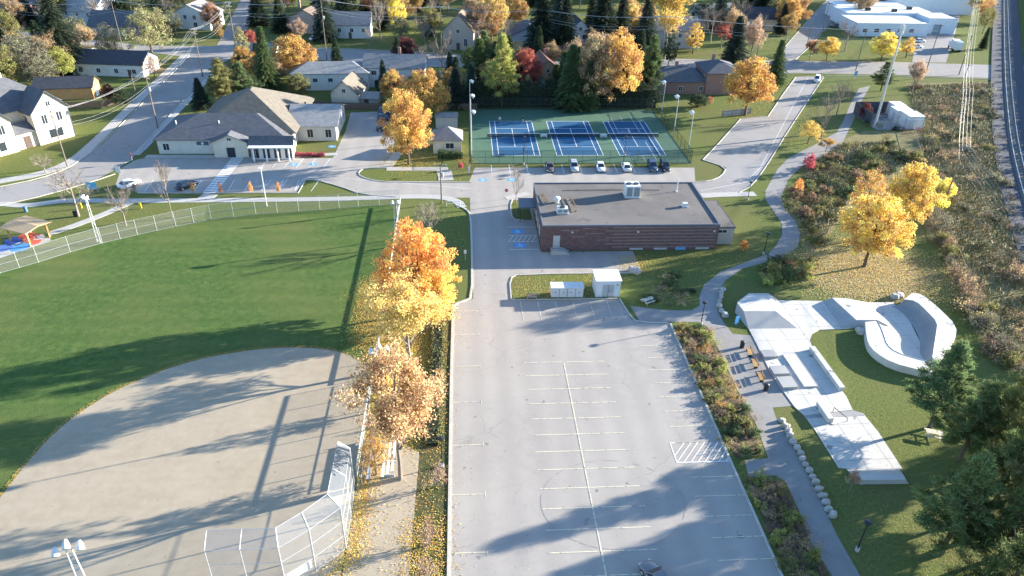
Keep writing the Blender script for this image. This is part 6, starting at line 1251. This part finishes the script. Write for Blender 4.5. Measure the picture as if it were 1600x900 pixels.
def person(label, x, y, yaw, top, legs, arm):
    t = thing('person', label, 'person', (x,y,.03), R(yaw)); V = [(0,0,.95),(0,0,1.18),(0,0,1.42),(0,0,1.52),(0,.02,1.66),(0,.02,1.76),(-.19,0,1.40),(-.32,.05,1.16),(-.30,.25,.98),(.19,0,1.40),arm[0],arm[1],(-.10,0,.90),(-.16,.06,.50),(-.17,-.02,.08),(-.17,.14,.04),(.10,0,.90),(.17,-.02,.50),(.20,-.12,.08),(.20,.04,.04)]
    E = [(0,1),(1,2),(2,3),(3,4),(4,5),(2,6),(6,7),(7,8),(2,9),(9,10),(10,11),(0,12),(12,13),(13,14),(14,15),(0,16),(16,17),(17,18),(18,19)]; rad = [.15,.14,.16,.06,.10,.08,.075,.055,.04,.075,.055,.04,.10,.07,.05,.04,.10,.07,.05,.04]
    me = bpy.data.meshes.new('body'); me.from_pydata(V, E, []); o = bpy.data.objects.new('body', me); col.objects.link(o); o.parent = t; m = o.modifiers.new('skin', 'SKIN')
    for i, sv in enumerate(me.skin_vertices[0].data): sv.radius = (rad[i], rad[i]*.85); sv.use_root = i == 0
    o.modifiers.new('sub', 'SUBSURF').levels = 1
    mt, tr, b = nodes('clothes'); g = tr.nodes.new('ShaderNodeTexCoord'); s = tr.nodes.new('ShaderNodeSeparateXYZ'); tr.links.new(g.outputs['Object'], s.inputs[0]); rp = tr.nodes.new('ShaderNodeValToRGB'); rp.color_ramp.interpolation = 'CONSTANT'
    dv = tr.nodes.new('ShaderNodeMath'); dv.operation = 'DIVIDE'; dv.inputs[1].default_value = 2; tr.links.new(s.outputs['Z'], dv.inputs[0]); tr.links.new(dv.outputs[0], rp.inputs[0]); el = rp.color_ramp.elements
    el[0].position = 0; el[0].color = (.6,.6,.6,1); el[1].position = .06; el[1].color = (*legs,1)
    for p_, c_ in ((.47,top),(.755,(.5,.32,.24)),(.86,(.08,.05,.03))): e_ = el.new(p_); e_.color = (*c_,1)
    tr.links.new(rp.outputs[0], b.inputs['Base Color']); me.materials.append(mt)
    rk = thing('tennis_racket', 'racket held by the '+label, 'racket', (x,y,.03), R(yaw)); h_ = Vector(arm[1]); fr = [h_+Vector((0,.2+.14*(1-math.cos(a)),.25+.0*a))+Vector((.13*math.sin(a),0,.0)) for a in [k*6.283/12 for k in range(13)]]; MB().tube(fr, .015, 4).build('hoop', DARKM, rk); MB().tube([h_, h_+Vector((0,.2,.25))], .018, 4).build('handle', DARKM, rk)
person('player in grey top at back left of the left court', 2.6, 22.2, 170, (.4,.42,.45), (.03,.035,.05), ((.34,.08,1.2),(.36,.3,1.05))); person('player in black top at back right of the left court', 8.6, 22.6, 190, (.02,.02,.025), (.5,.5,.5), ((.34,.08,1.2),(.36,.3,1.05))); person('player in dark top at the near baseline of the left court', 7.2, .9, 0, (.03,.05,.08), (.05,.06,.1), ((.34,.1,1.25),(.36,.34,1.2)))
